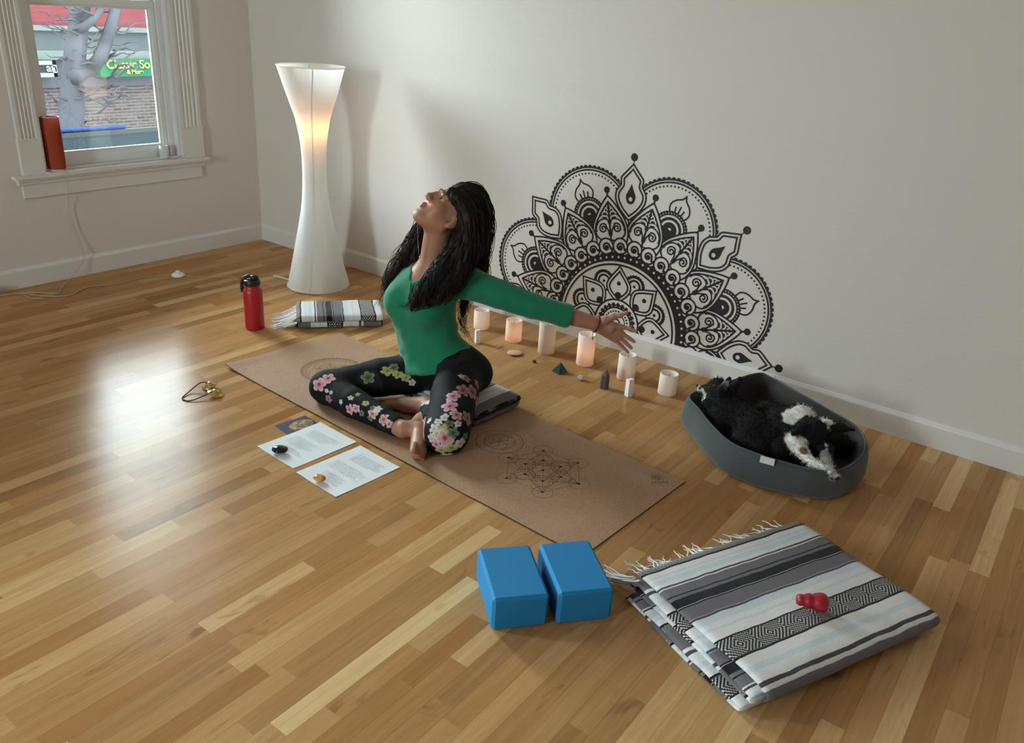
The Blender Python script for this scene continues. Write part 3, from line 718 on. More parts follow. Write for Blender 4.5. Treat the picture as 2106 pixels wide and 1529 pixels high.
V, F = boxg(.018, .075, -1.80, -1.715, 0, .055); obj('housing', V, F, mat('adapter_white', (.78, .78, .76), rough=.4), t, bevel=.012, bseg=3)
V, F = tube(smoothpath([(.05, -1.715, .02), (.08, -1.66, .008), (.12, -1.60, .004), (.20, -1.60, .004), (.26, -1.56, .004)], 6), .0022, 6); obj('lead', V, F, M_CORD, t)

# ------------------------------------------------------------------ water bottle
BX, BY = 1.310, -1.060
M_RED = mat('red_powder_coat', srgb(176, 22, 38), rough=.38, bump=.08, bump_s=900)
M_LID = mat('black_lid', srgb(28, 20, 22), rough=.4)
t = thing('water_bottle', 'red insulated water bottle with black strap lid standing on the floor', 'bottle', (BX, BY, 0))
V, F = lathe([(0, .0), (.041, 0), (.0445, .004), (.0455, .012), (.0455, .186), (.044, .196), (.038, .206), (.0355, .210), (.0355, .224), (0, .224)], (BX, BY, 0), 48); obj('body', V, F, M_RED, t)
V, F = geo_join([lathe([(0, .222), (.0375, .222), (.0385, .226), (.0385, .240), (.036, .247), (.015, .249), (0, .249)], (BX, BY, 0), 40)]); lid = obj('lid', V, F, M_LID, t)
e = CR.copy(); e[2] = 0; e /= np.linalg.norm(e)
q = np.array([BX, BY, 0])+e*.012
V, F = lathe([(0, .245), (.0195, .245), (.020, .258), (.0185, .268), (.010, .271), (0, .271)], tuple(q), 28); obj('spout_cap', V, F, M_LID, lid)
st = [np.array([BX, BY, 0])+e*a+np.array([0, 0, z]) for a, z in ((.0, .262), (-.014, .264), (-.030, .257), (-.044, .240), (-.050, .215), (-.049, .190), (-.046, .184))]
V, F = tube(smoothpath(st, 6), .0055, 8, flat=1.6); obj('strap', V, F, mat('black_strap', srgb(20, 14, 18), rough=.55), lid)

# ------------------------------------------------------------------ yoga mat
MO = np.array([1.610, -1.442]); MA = -.0644; ML, MW = 1.916, .621
e1 = np.array([math.cos(MA), math.sin(MA)]); e2 = np.array([-math.sin(MA), math.cos(MA)])
def mp(u, v, z=0): p = MO+e1*u+e2*v; return np.array([p[0], p[1], z])
def mat_z(u, v):
    z = .0
    z += .010*math.exp(-(u/.05)**2)*(.35+.65*math.exp(-((v)/.16)**2))       # curled end
    z += .0015*math.exp(-(v/.02)**2)*(1+math.sin(u*17)*math.sin(u*5+1))
    return z
N = Nodes('cork'); tc = N.n('TexCoord').outputs['Object']
n1 = N.n('TexNoise', Vector=tc, Scale=260.0, Detail=4.0).outputs[0]; n2 = N.n('TexNoise', Vector=tc, Scale=5.0, Detail=2.0).outputs[0]
c_ = N.ramp(N.math('ADD', N.math('MULTIPLY', n1, .8), N.math('MULTIPLY', n2, .2)), [(.3, srgb(146, 108, 80)), (.5, srgb(172, 134, 104)), (.72, srgb(190, 154, 124))])
M_CORK = N.done(N.n('BsdfPrincipled', Base__Color=c_, Roughness=.72).outputs[0])
M_RUB = mat('dark_rubber', srgb(62, 40, 26), rough=.7)
t = thing('yoga_mat', 'long cork yoga mat with dark rubber underside and printed geometric symbols', 'yoga mat', mp(ML/2, MW/2))
us = np.concatenate([np.linspace(0, .15, 14), np.linspace(.2, ML, 46)]); vs = np.linspace(0, MW, 22)
Gt = np.array([[mp(u, v, mat_z(u, v)+.0048) for v in vs] for u in us]); Gm = Gt.copy(); Gm[:, :, 2] -= .0014; Gb = Gt.copy(); Gb[:, :, 2] -= .0046
def slab_mesh(A, B):
    nu, nv = A.shape[:2]; Va, Fa = quadmesh(A); Vb, Fb = quadmesh(B); n = len(Va); F = list(Fa)+[tuple(i+n for i in reversed(f)) for f in Fb]
    for i in range(nu-1): F += [(i*nv, i*nv+n, (i+1)*nv+n, (i+1)*nv), ((i+1)*nv+nv-1, (i+1)*nv+nv-1+n, i*nv+nv-1+n, i*nv+nv-1)]
    for j in range(nv-1): F += [(j+1, j+1+n, j+n, j), ((nu-1)*nv+j, (nu-1)*nv+j+n, (nu-1)*nv+j+1+n, (nu-1)*nv+j+1)]
    return np.vstack([Va, Vb]), F
V, F = slab_mesh(Gt, Gm); obj('cork_top', V, F, M_CORK, t, smooth=False)
V, F = slab_mesh(Gm-np.array([0, 0, .00005]), Gb); obj('rubber_base', V, F, M_RUB, t, smooth=False)
M_PRINT = mat('brown_print', srgb(112, 76, 52), rough=.8)
M_PRINTD = mat('dark_brown_print', srgb(74, 44, 24), rough=.8)
def ribbon(pts, w, closed=False):
    P = np.array(pts, float); T = np.gradient(P, axis=0)
    if closed: T = np.roll(P, -1, 0)-np.roll(P, 1, 0)
    T /= np.linalg.norm(T, axis=1)[:, None]+1e-9; Nn = np.c_[-T[:, 1], T[:, 0]]
    A = P+Nn*w; B = P-Nn*w; V = []; F = []
    for a, b in zip(A, B): V += [a, b]
    n = len(P); 
    for i in range(n if closed else n-1): j = (i+1) % n; F.append((2*i, 2*i+1, 2*j+1, 2*j))
    return V, F
def print_mesh(name, strokes, m, parent, z=.0051):
    G = []
    for (pts, w, cl) in strokes:
        v, f = ribbon(pts, w, cl); v = [(p[0], p[1]) for p in v]
        V3 = []
        for p in v:
            d = np.array(p)-MO; V3.append((p[0], p[1], z+mat_z(d@e1, d@e2)))
        G.append((V3, f))
    V, F = geo_join(G); return obj(name, V, F, m, parent, smooth=False)
def circ2(c, r, n=40): return [(c[0]+r*math.cos(2*math.pi*i/n), c[1]+r*math.sin(2*math.pi*i/n)) for i in range(n)]
MC = np.array([3.144, -1.229]); R_ = .146; a0 = math.radians(4.0)
O_ = [MC+R_*np.array([math.cos(a0+k*math.pi/3), math.sin(a0+k*math.pi/3)]) for k in range(6)]
I_ = [MC+R_*.5*np.array([math.cos(a0+k*math.pi/3), math.sin(a0+k*math.pi/3)]) for k in range(6)]
S = [(circ2(c, R_*.25), .0007, True) for c in O_+I_+[MC]]
allp = O_+I_+[MC]
for i in range(len(allp)):
    for j in range(i): S.append(([allp[i], (allp[i]+allp[j])/2, allp[j]], .00065, False))
print_mesh('printed_symbol', S, M_PRINT, t)
G = [lathe([(0, 0), (.0045, 0)], (0, 0, 0), 10, cap=False)]
print_mesh('printed_dots', [(circ2(c, .0028, 12), .0028, True) for c in allp], M_PRINTD, t, .0052)
SCn = np.array([1.965, -1.150]); S = [(circ2(SCn, .135, 60), .0022, True), (circ2(SCn, .128, 60), .0010, True), (circ2(SCn, .112, 60), .0010, True)]
for k in range(48):
    a = 2*math.pi*k/48; S.append(([SCn+.114*np.array([math.cos(a), math.sin(a)]), SCn+.127*np.array([math.cos(a+.07), math.sin(a+.07)])], .0014, False))
for k in range(6):
    for rr in (.035, .065): S.append((circ2(SCn+rr*np.array([math.cos(k*1.047), math.sin(k*1.047)]), .036, 30), .0009, True))
print_mesh('printed_sun', S, M_PRINT, t)
S3 = np.array([2.90, -1.165]); S = [(circ2(S3, .09, 50), .0012, True), (circ2(S3, .060, 40), .0009, True)]
for k in range(6): S.append((circ2(S3+.030*np.array([math.cos(k*1.047), math.sin(k*1.047)]), .030, 30), .0007, True))
print_mesh('printed_rings', S, M_PRINT, t)
LC = np.array([3.472, -.990]); S = []
for k in range(7):
    a = 2*math.pi*k/7; d = np.array([math.cos(a), math.sin(a)]); n_ = np.array([-d[1], d[0]])
    S.append(([LC+d*.004, LC+d*.015+n_*.006, LC+d*.026, LC+d*.015-n_*.006, LC+d*.004], .0008, False))
dt = np.array([math.cos(.82), math.sin(.82)]); nt = np.array([-dt[1], dt[0]]); LB = LC+np.array([.018, -.040])
for k, ch in enumerate(('Y', 'o', 'l', 'o')): pass
for k in range(6):
    b = LB+dt*(k*.011-.012); S.append((circ2(b+nt*.004, .0034, 10), .0011, True)) if k % 2 else S.append(([b-nt*.001, b+nt*.0115], .0012, False))
print_mesh('printed_logo', S, M_PRINTD, t)

# ------------------------------------------------------------------ papers, card, stones
M_PAPER = mat('white_paper', (.80, .82, .86), rough=.7)
M_INK = mat('faint_grey_ink', srgb(184, 186, 198), rough=.8)
def sheet(label, o, ang, lines, z=.0012, W=.2159, Lg=.2794):
    ex = np.array([math.cos(ang), math.sin(ang)]); ey = np.array([-math.sin(ang), math.cos(ang)]); o = np.array(o)
    f = lambda u, v, zz: (*(o+ex*u+ey*v), zz)
    t = thing('paper_sheet', label, 'paper', f(W/2, Lg/2, 0))
    n = 9
    G = np.array([[f(W*i/(n-1), Lg*j/(n-1), z+.0016*abs(math.sin(i*.9+j*.35+o[0]*9))*((i/(n-1)-.5)**2+(j/(n-1)-.5)**2)*2) for j in range(n)] for i in range(n)])
    B = G.copy(); B[:, :, 2] = B[:, :, 2]-.0009
    V, F = slab_mesh(G, B); obj('page', V, F, M_PAPER, t, smooth=False)
    S = []; rr = random.Random(int(o[0]*100))
    for (u0, v0, u1, n_, gap) in lines:
        for k in range(n_):
            v = v0+k*gap; u = u0; end = u1-rr.uniform(0, .05)
            while u < end:
                w = rr.uniform(.006, .018); a = f(u, v, z+.0022); S.append(([np.array(f(u, v, 0)[:2]), np.array(f(min(u+w, end), v, 0)[:2])], rr.uniform(.0006, .0011), False)); u += w+.003
    G = [ribbon(p, w) for p, w, _ in S]; G = [([(q[0], q[1], z+.0019) for q in v], ff) for v, ff in G]
    V, F = geo_join(G); obj('printed_text', V, F, M_INK, t, smooth=False)
# sheet frame: u along the short side (towards the viewer's right), v along the long side (towards the mat)
sheet('white printed sheet with the black stone on it, beside the cork mat', (2.2767, -1.7892), -.0689, [(.05, .06, .19, 3, .008), (.03, .10, .17, 7, .0085), (.04, .18, .19, 6, .009)])
sheet('white printed sheet with the orange stone on it, nearer the foam blocks', (2.5189, -1.8139), -.0733, [(.06, .04, .19, 6, .0085), (.03, .11, .2, 6, .009), (.05, .19, .2, 7, .008)])
cc = [np.array(q) for q in ((2.193, -1.645), (2.293, -1.659), (2.312, -1.524), (2.210, -1.512))]
t = thing('picture_card', 'dark blue picture card with an orange and grey painting, beside the papers', 'card', (2.25, -1.585, 0))
N = Nodes('card_picture'); tc = N.n('TexCoord').outputs['Object']; s_ = N.n('SeparateXYZ', i0=tc)
d_ = N.math('SQRT', N.math('ADD', N.math('POWER', N.math('DIVIDE', N.math('ADD', s_.outputs[0], -.008), .036), 2.0), N.math('POWER', N.math('DIVIDE', N.math('ADD', s_.outputs[1], -.012), .052), 2.0)))
nz_ = N.n('TexNoise', Vector=tc, Scale=38.0, Detail=3.0, Distortion=1.0).outputs[0]
pc = N.ramp(nz_, [(.35, srgb(84, 86, 78)), (.48, srgb(120, 110, 96)), (.55, srgb(214, 172, 96)), (.66, srgb(222, 120, 84)), (.8, srgb(90, 90, 96))])
bgc = N.ramp(N.n('TexNoise', Vector=tc, Scale=14.0).outputs[0], [(.35, srgb(44, 46, 80)), (.7, srgb(58, 52, 78))])
cc_ = N.mix(N.math('LESS_THAN', N.math('ADD', d_, N.math('MULTIPLY', nz_, .35)), 1.15), bgc, pc)
V = [(*q, z) for z in (.0003, .0011) for q in cc]; V = np.array(V)
obj('card_face', V, [(3, 2, 1, 0), (4, 5, 6, 7), (0, 1, 5, 4), (1, 2, 6, 5), (2, 3, 7, 6), (3, 0, 4, 7)], N.done(N.n('BsdfPrincipled', Base__Color=cc_, Roughness=.35).outputs[0]), t, smooth=False)
def stone(name, label, c, r, m, seed=0, ang=0, facet=None, cat='stone', amp=.10):
    bm = bmesh.new(); bmesh.ops.create_icosphere(bm, subdivisions=4, radius=1.0); 
    for v in bm.verts:
        k = 1+amp*noise.noise(v.co*1.4+Vector((seed, 0, 0)))
        if facet: 
            for nn in facet:
                n_ = Vector(nn).normalized(); d = v.co.dot(n_)
                if d > .72: v.co -= n_*(d-.72)
        v.co *= k
    zmin = min(v.co.z for v in bm.verts); 
    V = np.array([(v.co.x*r[0], v.co.y*r[1], (v.co.z-zmin)*r[2]) for v in bm.verts]); F = [[v.index for v in f.verts] for f in bm.faces]; bm.free()
    a, b = math.cos(ang), math.sin(ang); V = np.c_[V[:, 0]*a-V[:, 1]*b, V[:, 0]*b+V[:, 1]*a, V[:, 2]]+np.array(c)
    o = obj(name, V, F, m, loc=c); props(o, label, cat); return o
stone('black_stone', 'polished black oval stone on the left corner of the printed sheet', (2.372, -1.765, .0038), (.029, .022, .012), mat('black_agate', srgb(10, 18, 20), rough=.12, coat=.3), 1, .5)
N = Nodes('orange_calcite'); tc = N.n('TexCoord').outputs['Object']
oc = N.ramp(N.n('TexNoise', Vector=tc, Scale=30.0).outputs[0], [(.35, srgb(222, 130, 40)), (.6, srgb(232, 180, 110))])
p_ = N.n('BsdfPrincipled', Base__Color=oc, Roughness=.15); N.set(p_, 'Transmission Weight', .15); 
stone('orange_stone', 'translucent orange tumbled stone on the sheet nearer the foam blocks', (2.621, -1.800, .0038), (.022, .017, .011), N.done(p_.outputs[0]), 5, .2)

# ------------------------------------------------------------------ finger cymbals
M_BRASS = mat('brass', srgb(214, 182, 118), rough=.22, metal=.9)
M_LEATH = mat('brown_leather_cord', srgb(66, 42, 26), rough=.6)
t = thing('finger_cymbals', 'pair of small brass cymbals joined by a brown leather cord on the floor', 'cymbals', (1.78, -1.64, 0))
def cymbal(c, tilt):
    P = [(.0, .018), (.010, .0175), (.015, .013), (.017, .008), (.030, .004), (.033, .0015), (.033, .0), (.030, .002), (.016, .006), (.0, .012)]
    V, F = lathe(P, (0, 0, 0), 40, cap=False); q_ = np.array(Matrix.Rotation(tilt[0], 3, 'X') @ Matrix.Rotation(tilt[1], 3, 'Y')); V = V@q_.T; V[:, 2] -= V[:, 2].min(); V += np.array(c)
    return obj('cymbal', V, F, M_BRASS, t)
cymbal((1.741, -1.612, 0), (.25, -.2)); cymbal((1.818, -1.640, 0), (-.18, .22))
cdp = smoothpath([(1.741, -1.612, .024), (1.720, -1.640, .026), (1.722, -1.690, .008), (1.750, -1.745, .003), (1.790, -1.740, .003), (1.808, -1.690, .012), (1.818, -1.640, .026)], 8)
V, F = tube(cdp, .0026, 8); obj('leather_cord', V, F, M_LEATH, t)

# ------------------------------------------------------------------ foam blocks
M_FOAM = mat('blue_foam', srgb(20, 124, 182), rough=.75, noise_s=500, noise_a=.08, bump=.25, bump_s=700)
def foam_block(label, fr, fl):
    fr = np.array(fr); fl = np.array(fl); w = fl-fr; W = .152; w = w/np.linalg.norm(w); l = np.array([w[1], -w[0]]); 
    if l[1] < 0: l = -l
    L = .229; c = (fr+fl)/2+l*L/2; ang = math.atan2(l[1], l[0])
    V, F = rboxg(c, L, W, 0, .102, ang)
    t = obj('foam_block', V, F, M_FOAM, loc=(c[0], c[1], 0), smooth=False, bevel=.008, bseg=1); props(t, label, 'yoga block', 'blue foam yoga blocks'); return t
foam_block('blue foam yoga block standing nearest the striped blanket', (3.729, -1.748), (3.629, -1.864))
foam_block('blue foam yoga block on the left, away from the striped blanket', (3.612, -1.882), (3.512, -1.998))

# ------------------------------------------------------------------ candles
N = Nodes('candle_wax'); tc = N.n('TexCoord').outputs['Object']
bp = N.n('Bump', Strength=.3, Distance=.002, Height=N.n('TexNoise', Vector=tc, Scale=60.0, Detail=3.0).outputs[0]).outputs[0]
d_ = N.n('BsdfDiffuse', Color=(.92, .87, .83, 1), Normal=bp); t_ = N.n('BsdfTranslucent', Color=(.95, .86, .78, 1), Normal=bp); m_ = N.n('MixShader', i0=.30); N.set(m_, 'i1', d_.outputs[0]); N.set(m_, 'i2', t_.outputs[0])
M_WAX = N.done(m_.outputs[0])
cand = [((989, 680), .098, 3.2, 'short lit candle standing farthest left, behind a small white crystal tower'),
        ((1055, 706), .108, 6.5, 'lit candle glowing behind the flat pink stone'),
        ((1123, 731), .155, 1.0, 'tall pale candle directly left of the brightest tall one'),
        ((1203, 756), .152, 5.0, 'tall bright candle right below the outstretched wrist'),
        ((1288, 785), .118, 1.2, 'medium candle standing behind the white crystal tower near the grey point'),
        ((1374, 817), .096, .9, 'short white candle on its own nearest the dog bed')]
for (px, h_, s_, lab) in cand:
    P = on(*px)+HF*.040; c = (P[0], P[1], 0)
    t = thing('candle', lab, 'candle', c, 'white pillar candles along the wall')
    r = .0405
    V, F = lathe([(0, 0.0005), (r-.003, .0005), (r, .003), (r, h_-.003), (r-.002, h_), (r-.006, h_-.002), (r-.009, h_-.014), (r-.02, h_-.020), (0, h_-.022)], c, 44, cap=False, wob=lambda a, z: .006*math.sin(3*a+z*30+c[0]*9))
    obj('wax', V, F, M_WAX, t)
    V, F = lathe([(0, h_*.36), (.005, h_*.38), (.008, h_*.46), (.006, h_*.55), (0, h_*.66)], c, 12, cap=False)
    obj('glow_element', V, F, emat('led_glow', (1, .46, .18), s_*1.7), t)
    V, F = tube([(c[0], c[1], h_-.024), (c[0]+.001, c[1], h_-.008)], .0012, 6); obj('wick', V, F, mat('wick', (.08, .06, .05)), t)

# ------------------------------------------------------------------ crystals
M_SEL = mat('selenite', (.84, .82, .76), rough=.3, noise_s=90, noise_a=.08)
def tower(name, label, px, w, h_, m, n=4, tip=0, ang=.5, cat='crystal', slant=0):
    P = on(*px)+HF*w*.5; V = []; lv = [(0, 1), (h_-tip, .96)]; F = []
    for z, k in lv:
        for i in range(n):
            a = ang+2*math.pi*i/n; V.append((P[0]+w*.62*k*math.cos(a), P[1]+w*.62*k*math.sin(a), z+(slant*math.cos(a) if z else 0)))
    for i in range(n): j = (i+1) % n; F.append((i, j, n+j, n+i))
    F.append(tuple(reversed(range(n))))
    if tip: V.append((P[0]+w*.12, P[1], h_)); F += [(n+i, n+(i+1) % n, 2*n) for i in range(n)]
    else: F.append(tuple(range(n, 2*n)))
    o = obj(name, V, F, m, loc=(P[0], P[1], 0), smooth=False, bevel=.001); return props(o, label, cat)
q4 = lambda x, y: (940+x/4.3875, 600+y/4.3875)
tower('crystal_tower', 'white crystal tower in front of the farthest left candle', q4(180, 472), .026, .068, M_SEL, 4, 0, .3, slant=.003)
tower('crystal_tower', 'white square crystal tower beside the grey pointed crystal', q4(1548, 955), .030, .080, M_SEL, 4, 0, .35, slant=.003)
tower('crystal_point', 'dark grey six-sided pointed crystal standing between two candles', q4(1328, 885), .034, .094, mat('smoky_quartz', srgb(88, 82, 84), rough=.2, noise_s=40, noise_a=.3), 6, .030, .2)
P = on(*q4(905, 735)); w = .036
V = [(P[0]+w*math.cos(a)*1.1, P[1]+.02+w*math.sin(a)*1.1, 0) for a in (.5, 2.07, 3.64, 5.21)]+[(P[0]+.002, P[1]+.02, .048)]
props(obj('green_pyramid', V, [(3, 2, 1, 0), (0, 1, 4), (1, 2, 4), (2, 3, 4), (3, 0, 4)], mat('green_stone', srgb(22, 62, 50), rough=.15, noise_s=60, noise_a=.5), loc=(P[0], P[1]+.02, 0), smooth=False, bevel=.0008), 'dark green stone pyramid on the floor in front of the tall candles', 'crystal')
P = on(*q4(497, 575)); stone('pink_stone', 'flat pale pink oval stone in front of the second candle', (P[0], P[1]+.02, 0), (.036, .033, .007), mat('rose_quartz', srgb(226, 178, 162), rough=.25, noise_s=30, noise_a=.1), 3, .7, amp=.03)
P = on(*q4(690, 645)); stone('tumbled_stone', 'tiny brown tumbled stone between the pink stone and the green pyramid', (P[0], P[1]+.006, 0), (.009, .009, .007), mat('tiger_eye', srgb(96, 62, 32), rough=.2, noise_s=90, noise_a=.4), 8)
P = on(*q4(1105, 805)); N = Nodes('clear_quartz'); p_ = N.n('BsdfPrincipled', Base__Color=(.95, .93, .9, 1), Roughness=.08); N.set(p_, 'Transmission Weight', .5)
stone('clear_crystal', 'small clear crystal chunk between the bright tall candle and the grey point', (P[0], P[1]+.01, 0), (.017, .016, .013), N.done(p_.outputs[0]), 2, .1, facet=[(1, 0, .5), (-1, .3, .4), (0, 1, .6), (0, -1, .4), (.2, .1, 1)])

# ------------------------------------------------------------------ striped blankets
BP = .56        # stripe repeat in metres
WHT, BLU, GRY, DGR, BLK, LGR = srgb(226, 222, 222), srgb(204, 214, 219), srgb(112, 106, 112), srgb(74, 70, 78), srgb(22, 16, 20), srgb(168, 172, 176)
def blanket_mat():
    N = Nodes('striped_blanket'); uv = N.n('UVMap').outputs[0]; s = N.n('SeparateXYZ', i0=uv); tc = N.n('TexCoord').outputs['Object']
    wob = N.math('MULTIPLY', N.math('SUBTRACT', N.n('TexNoise', Vector=uv, Scale=14.0, Detail=2.0).outputs[0], .5), .008)
    v = N.math('ADD', s.outputs[1], wob); k = 1/1.15
    f = N.math('FRACT', N.math('DIVIDE', N.math('ADD', v, 10*BP), BP))
    st = [(0, GRY), (.035, BLK), (.046, WHT), (.085, BLU), (.10, WHT), (.115, BLU), (.15, WHT), (.178, DGR), (.19, WHT), (.202, GRY), (.265, BLK), (.272, GRY), (.295, BLK), (.352, LGR), (.356, BLK), (.366, GRY), (.45, LGR), (.458, DGR), (.468, BLU), (.52, WHT), (.555, BLU), (.575, WHT), (.635, BLK), (.648, GRY), (.775, BLK), (.788, WHT), (.85, BLU), (.885, WHT), (.95, DGR), (.972, WHT), (.995, GRY)]
    c = N.ramp(f, [(p*k, q) for p, q in st], 'CONSTANT')
    # diamond bands
    def band(c0, hw):
        tt = N.math('MULTIPLY', N.math('ABSOLUTE', N.math('SUBTRACT', N.math('FRACT', N.math('DIVIDE', s.outputs[0], .105)), .5)), 2.0)
        w = N.math('DIVIDE', N.math('ABSOLUTE', N.math('SUBTRACT', f, c0*k)), hw*k)
        g = N.math('GREATER_THAN', N.math('SINE', N.math('MULTIPLY', N.math('ADD', N.math('MULTIPLY', tt, 1.7), w), 17.0)), 0.0)
        dash = N.math('GREATER_THAN', N.math('SINE', N.math('MULTIPLY', s.outputs[0], 1400.0)), -.55)
        return N.math('LESS_THAN', w, 1.0), N.math('MULTIPLY', g, dash)
    for c0, hw in ((.711, .063), (.017, .018)):
        m, g = band(c0, hw); c = N.mix(m, c, N.mix(g, (*BLK, 1), (*srgb(206, 200, 198), 1)))
    n = N.n('TexNoise', Vector=tc, Scale=420.0, Detail=3.0).outputs[0]
    cc = N.n('CombineColor'); mm = N.math('MULTIPLY_ADD', n, .5); N.t.nodes[-1].inputs[2].default_value = .72; [N.set(cc, 'i%d' % q, mm) for q in range(3)]
    c = N.mix(1.0, c, cc.outputs[0], 'MULTIPLY')
    bp = N.n('Bump', Strength=.5, Distance=.002, Height=n)
    p = N.n('BsdfPrincipled', Base__Color=c, Roughness=.95, Normal=bp.outputs[0]); N.set(p, 'Specular IOR Level', .2); N.set(p, 'Sheen Weight', .15)
    return N.done(p.outputs[0])
M_BLAN = blanket_mat()
M_FRINGE = mat('white_yarn', (.80, .77, .76), rough=.9)
def cloth(name, path, width, eu, ev, o, th, voff, parent, stripes_along='v', u0=0, seed=0, wave=.003, skew=0):
    """a sheet following path [(v, z)] across, extruded by width along eu; both in the plane frame (eu, ev)"""
    P = smoothpath([(a, b, 0) for a, b in path], 7)[:, :2]; T = np.gradient(P, axis=0); T /= np.linalg.norm(T, axis=1)[:, None]+1e-9; Nn = np.c_[-T[:, 1], T[:, 0]]
    s = np.concatenate([[0], np.cumsum(np.linalg.norm(np.diff(P, axis=0), axis=1))]); nu = max(int(width/.014), 4); us = np.linspace(0, width, nu+1)
    A = np.zeros((nu+1, len(P), 3)); B = A.copy(); UVt = np.zeros((nu+1, len(P), 2))
    for i, u in enumerate(us):
        for j in range(len(P)):
            w = wave*noise.noise(Vector((u*9+seed, s[j]*9, seed)))+wave*.5*noise.noise(Vector((u*26, s[j]*26, seed+5)))
            e_ = th*.5*(min(1.0, .35+min(u, width-u)/.012))
            du = .008*noise.noise(Vector((s[j]*7, seed, 3)))*(1 if i in (0, nu) else .6)
            for Q, sg in ((A, 1), (B, -1)):
                v_, z_ = P[j]+Nn[j]*sg*e_; p = np.array([*o, 0.0]); uu = u+u0+du+skew*v_
                p[:2] += eu*uu+ev*(v_+w*.6*sg*0); p[2] = max(z_+w, .0015+(0 if sg > 0 else 0)); Q[i, j] = p
            UVt[i, j] = (u, voff+s[j]) if stripes_along == 'v' else (s[j], voff+u)
    V, F = slab_mesh(A, B); return obj(name, V, F, M_BLAN, parent, uv=np.vstack([UVt.reshape(-1, 2)]*2))
def fringe(starts, dirs, ln, parent, seed=1, r0=.0024, curl=.012, zf=.004):
    R = random.Random(seed); G = []
    for p, d in zip(starts, dirs):
        p = np.array(p, float); d = np.array(d, float); L = ln*R.uniform(.7, 1.2); n_ = np.array([-d[1], d[0], 0]); pts = []; a = R.uniform(-1, 1); b = R.uniform(2, 5)
        for k in range(7):
            t_ = k/6; q = p+d*L*t_+n_*(a*curl*2*t_*t_+curl*.5*math.sin(b*t_*2)*t_); q[2] = p[2]*(1-t_)**1.5+(1-(1-t_)**1.5)*(zf+R.uniform(0, .006)); pts.append(q)
        G.append(tube(smoothpath(pts, 3), np.linspace(r0, r0*.35, 19), 5))
    V, F = geo_join(G); return obj('fringe', V, F, M_FRINGE, parent)
# large blanket at the front
eu = np.array([math.cos(math.radians(65.5)), math.sin(math.radians(65.5))]); ev = np.array([eu[1], -eu[0]]); A0 = np.array([3.722, -1.606])
t = thing('folded_blanket', 'large folded black, grey and white striped blanket with the red dog toy on it', 'blanket', (*(A0+eu*.32+ev*.24), 0), 'striped woven blankets')
cloth('folded_layers', [(.02, .010), (.20, .008), (.42, .009), (.462, .012), (.470, .018), (.455, .024), (.30, .024), (.03, .025)], .635, eu, ev, A0, .011, .38, t, u0=-.045, seed=2)
cloth('folded_layers', [(.00, .036), (.20, .036), (.455, .037), (.476, .042), (.474, .050), (.455, .053), (.20, .052), (.015, .052)], .640, eu, ev, A0, .011, .12, t, u0=-.020, seed=9)
cloth('top_layer', [(.0, .067), (.12, .068), (.26, .066), (.38, .068), (.455, .066), (.485, .058), (.494, .046), (.486, .034), (.465, .028), (.40, .029)], .640, eu, ev, A0, .011, .0, t, u0=.0, seed=5, skew=.03)
st = []; dr = []; R = random.Random(4)
for k in range(46):
    u = .02+.56*k/45+R.uniform(-.006, .006); cl = math.floor(k/4)
    st.append((*(A0+eu*u+ev*.004), .066)); a_ = math.sin(cl*2.3)*.7; d = -ev*math.cos(a_)+eu*math.sin(a_); dr.append((*d, 0))
fringe(st, dr, .078, t, 3, zf=.036, r0=.0030)
st = [(*(A0-eu*.01+ev*(.03*R.random())), .045+.02*R.random()) for k in range(16)]; dr = []
for k in range(16): a_ = R.uniform(-.35, .5); d = -eu*.35*math.cos(a_)-ev*.9*math.cos(a_)+eu*math.sin(a_)*.5; dr.append((*(d/np.linalg.norm(d)), 0))
fringe(st, dr, .125, t, 8, r0=.0035, zf=.008)
# red rubber dog toy lying on it
ta = np.array([4.126, -1.462, 0]); tb = np.array([4.190, -1.428, 0]); ax = (tb-ta)/np.linalg.norm(tb-ta)
prf = [(0, -.005), (.012, -.004), (.0155, .003), (.0155, .009), (.0150, .014), (.0185, .019), (.021, .027), (.019, .034), (.0195, .037), (.023, .043), (.0265, .054), (.0255, .066), (.020, .074), (.010, .077), (.006, .072), (0, .072)]
V, F = lathe(prf, (0, 0, 0), 36, axis=tuple(ax), cap=False); V += ta; V[:, 2] += .0775-V[:, 2].min()
props(obj('dog_toy', V, F, mat('red_rubber', srgb(160, 28, 42), rough=.35), loc=(*ta[:2], .0775)), 'red beehive-shaped rubber dog toy lying on the large striped blanket', 'dog toy')
# small blanket by the lamp
eu2 = np.array([math.cos(math.radians(50.0)), math.sin(math.radians(50.0))]); ev2 = np.array([-eu2[1], eu2[0]]); A1 = np.array([1.462, -.930])
t = thing('folded_blanket', 'small folded striped blanket with white fringe between the lamp and the bottle', 'blanket', (*(A1+eu2*.21+ev2*.12), 0), 'striped woven blankets')
cloth('folded_layers', [(.22, .008), (.10, .008), (.015, .010), (.004, .018), (.015, .027), (.10, .027), (.21, .027)], .425, eu2, ev2, A1, .013, .16, t, 'u', seed=12)
cloth('top_layer', [(.21, .041), (.10, .040), (.015, .039), (-.002, .050), (.012, .062), (.10, .064), (.22, .062)], .425, eu2, ev2, A1, .013, .0, t, 'u', seed=15)
R = random.Random(6); st = []; dr = []
for k in range(60):
    v_ = R.uniform(0, .20); z_ = R.choice([.016, .03, .045, .06]); st.append((*(A1+eu2*.004+ev2*v_), z_)); a_ = R.uniform(-.35, .30); d = -eu2*math.cos(a_)+ev2*math.sin(a_); dr.append((*d, 0))
fringe(st, dr, .115, t, 12, r0=.0034, zf=.006)
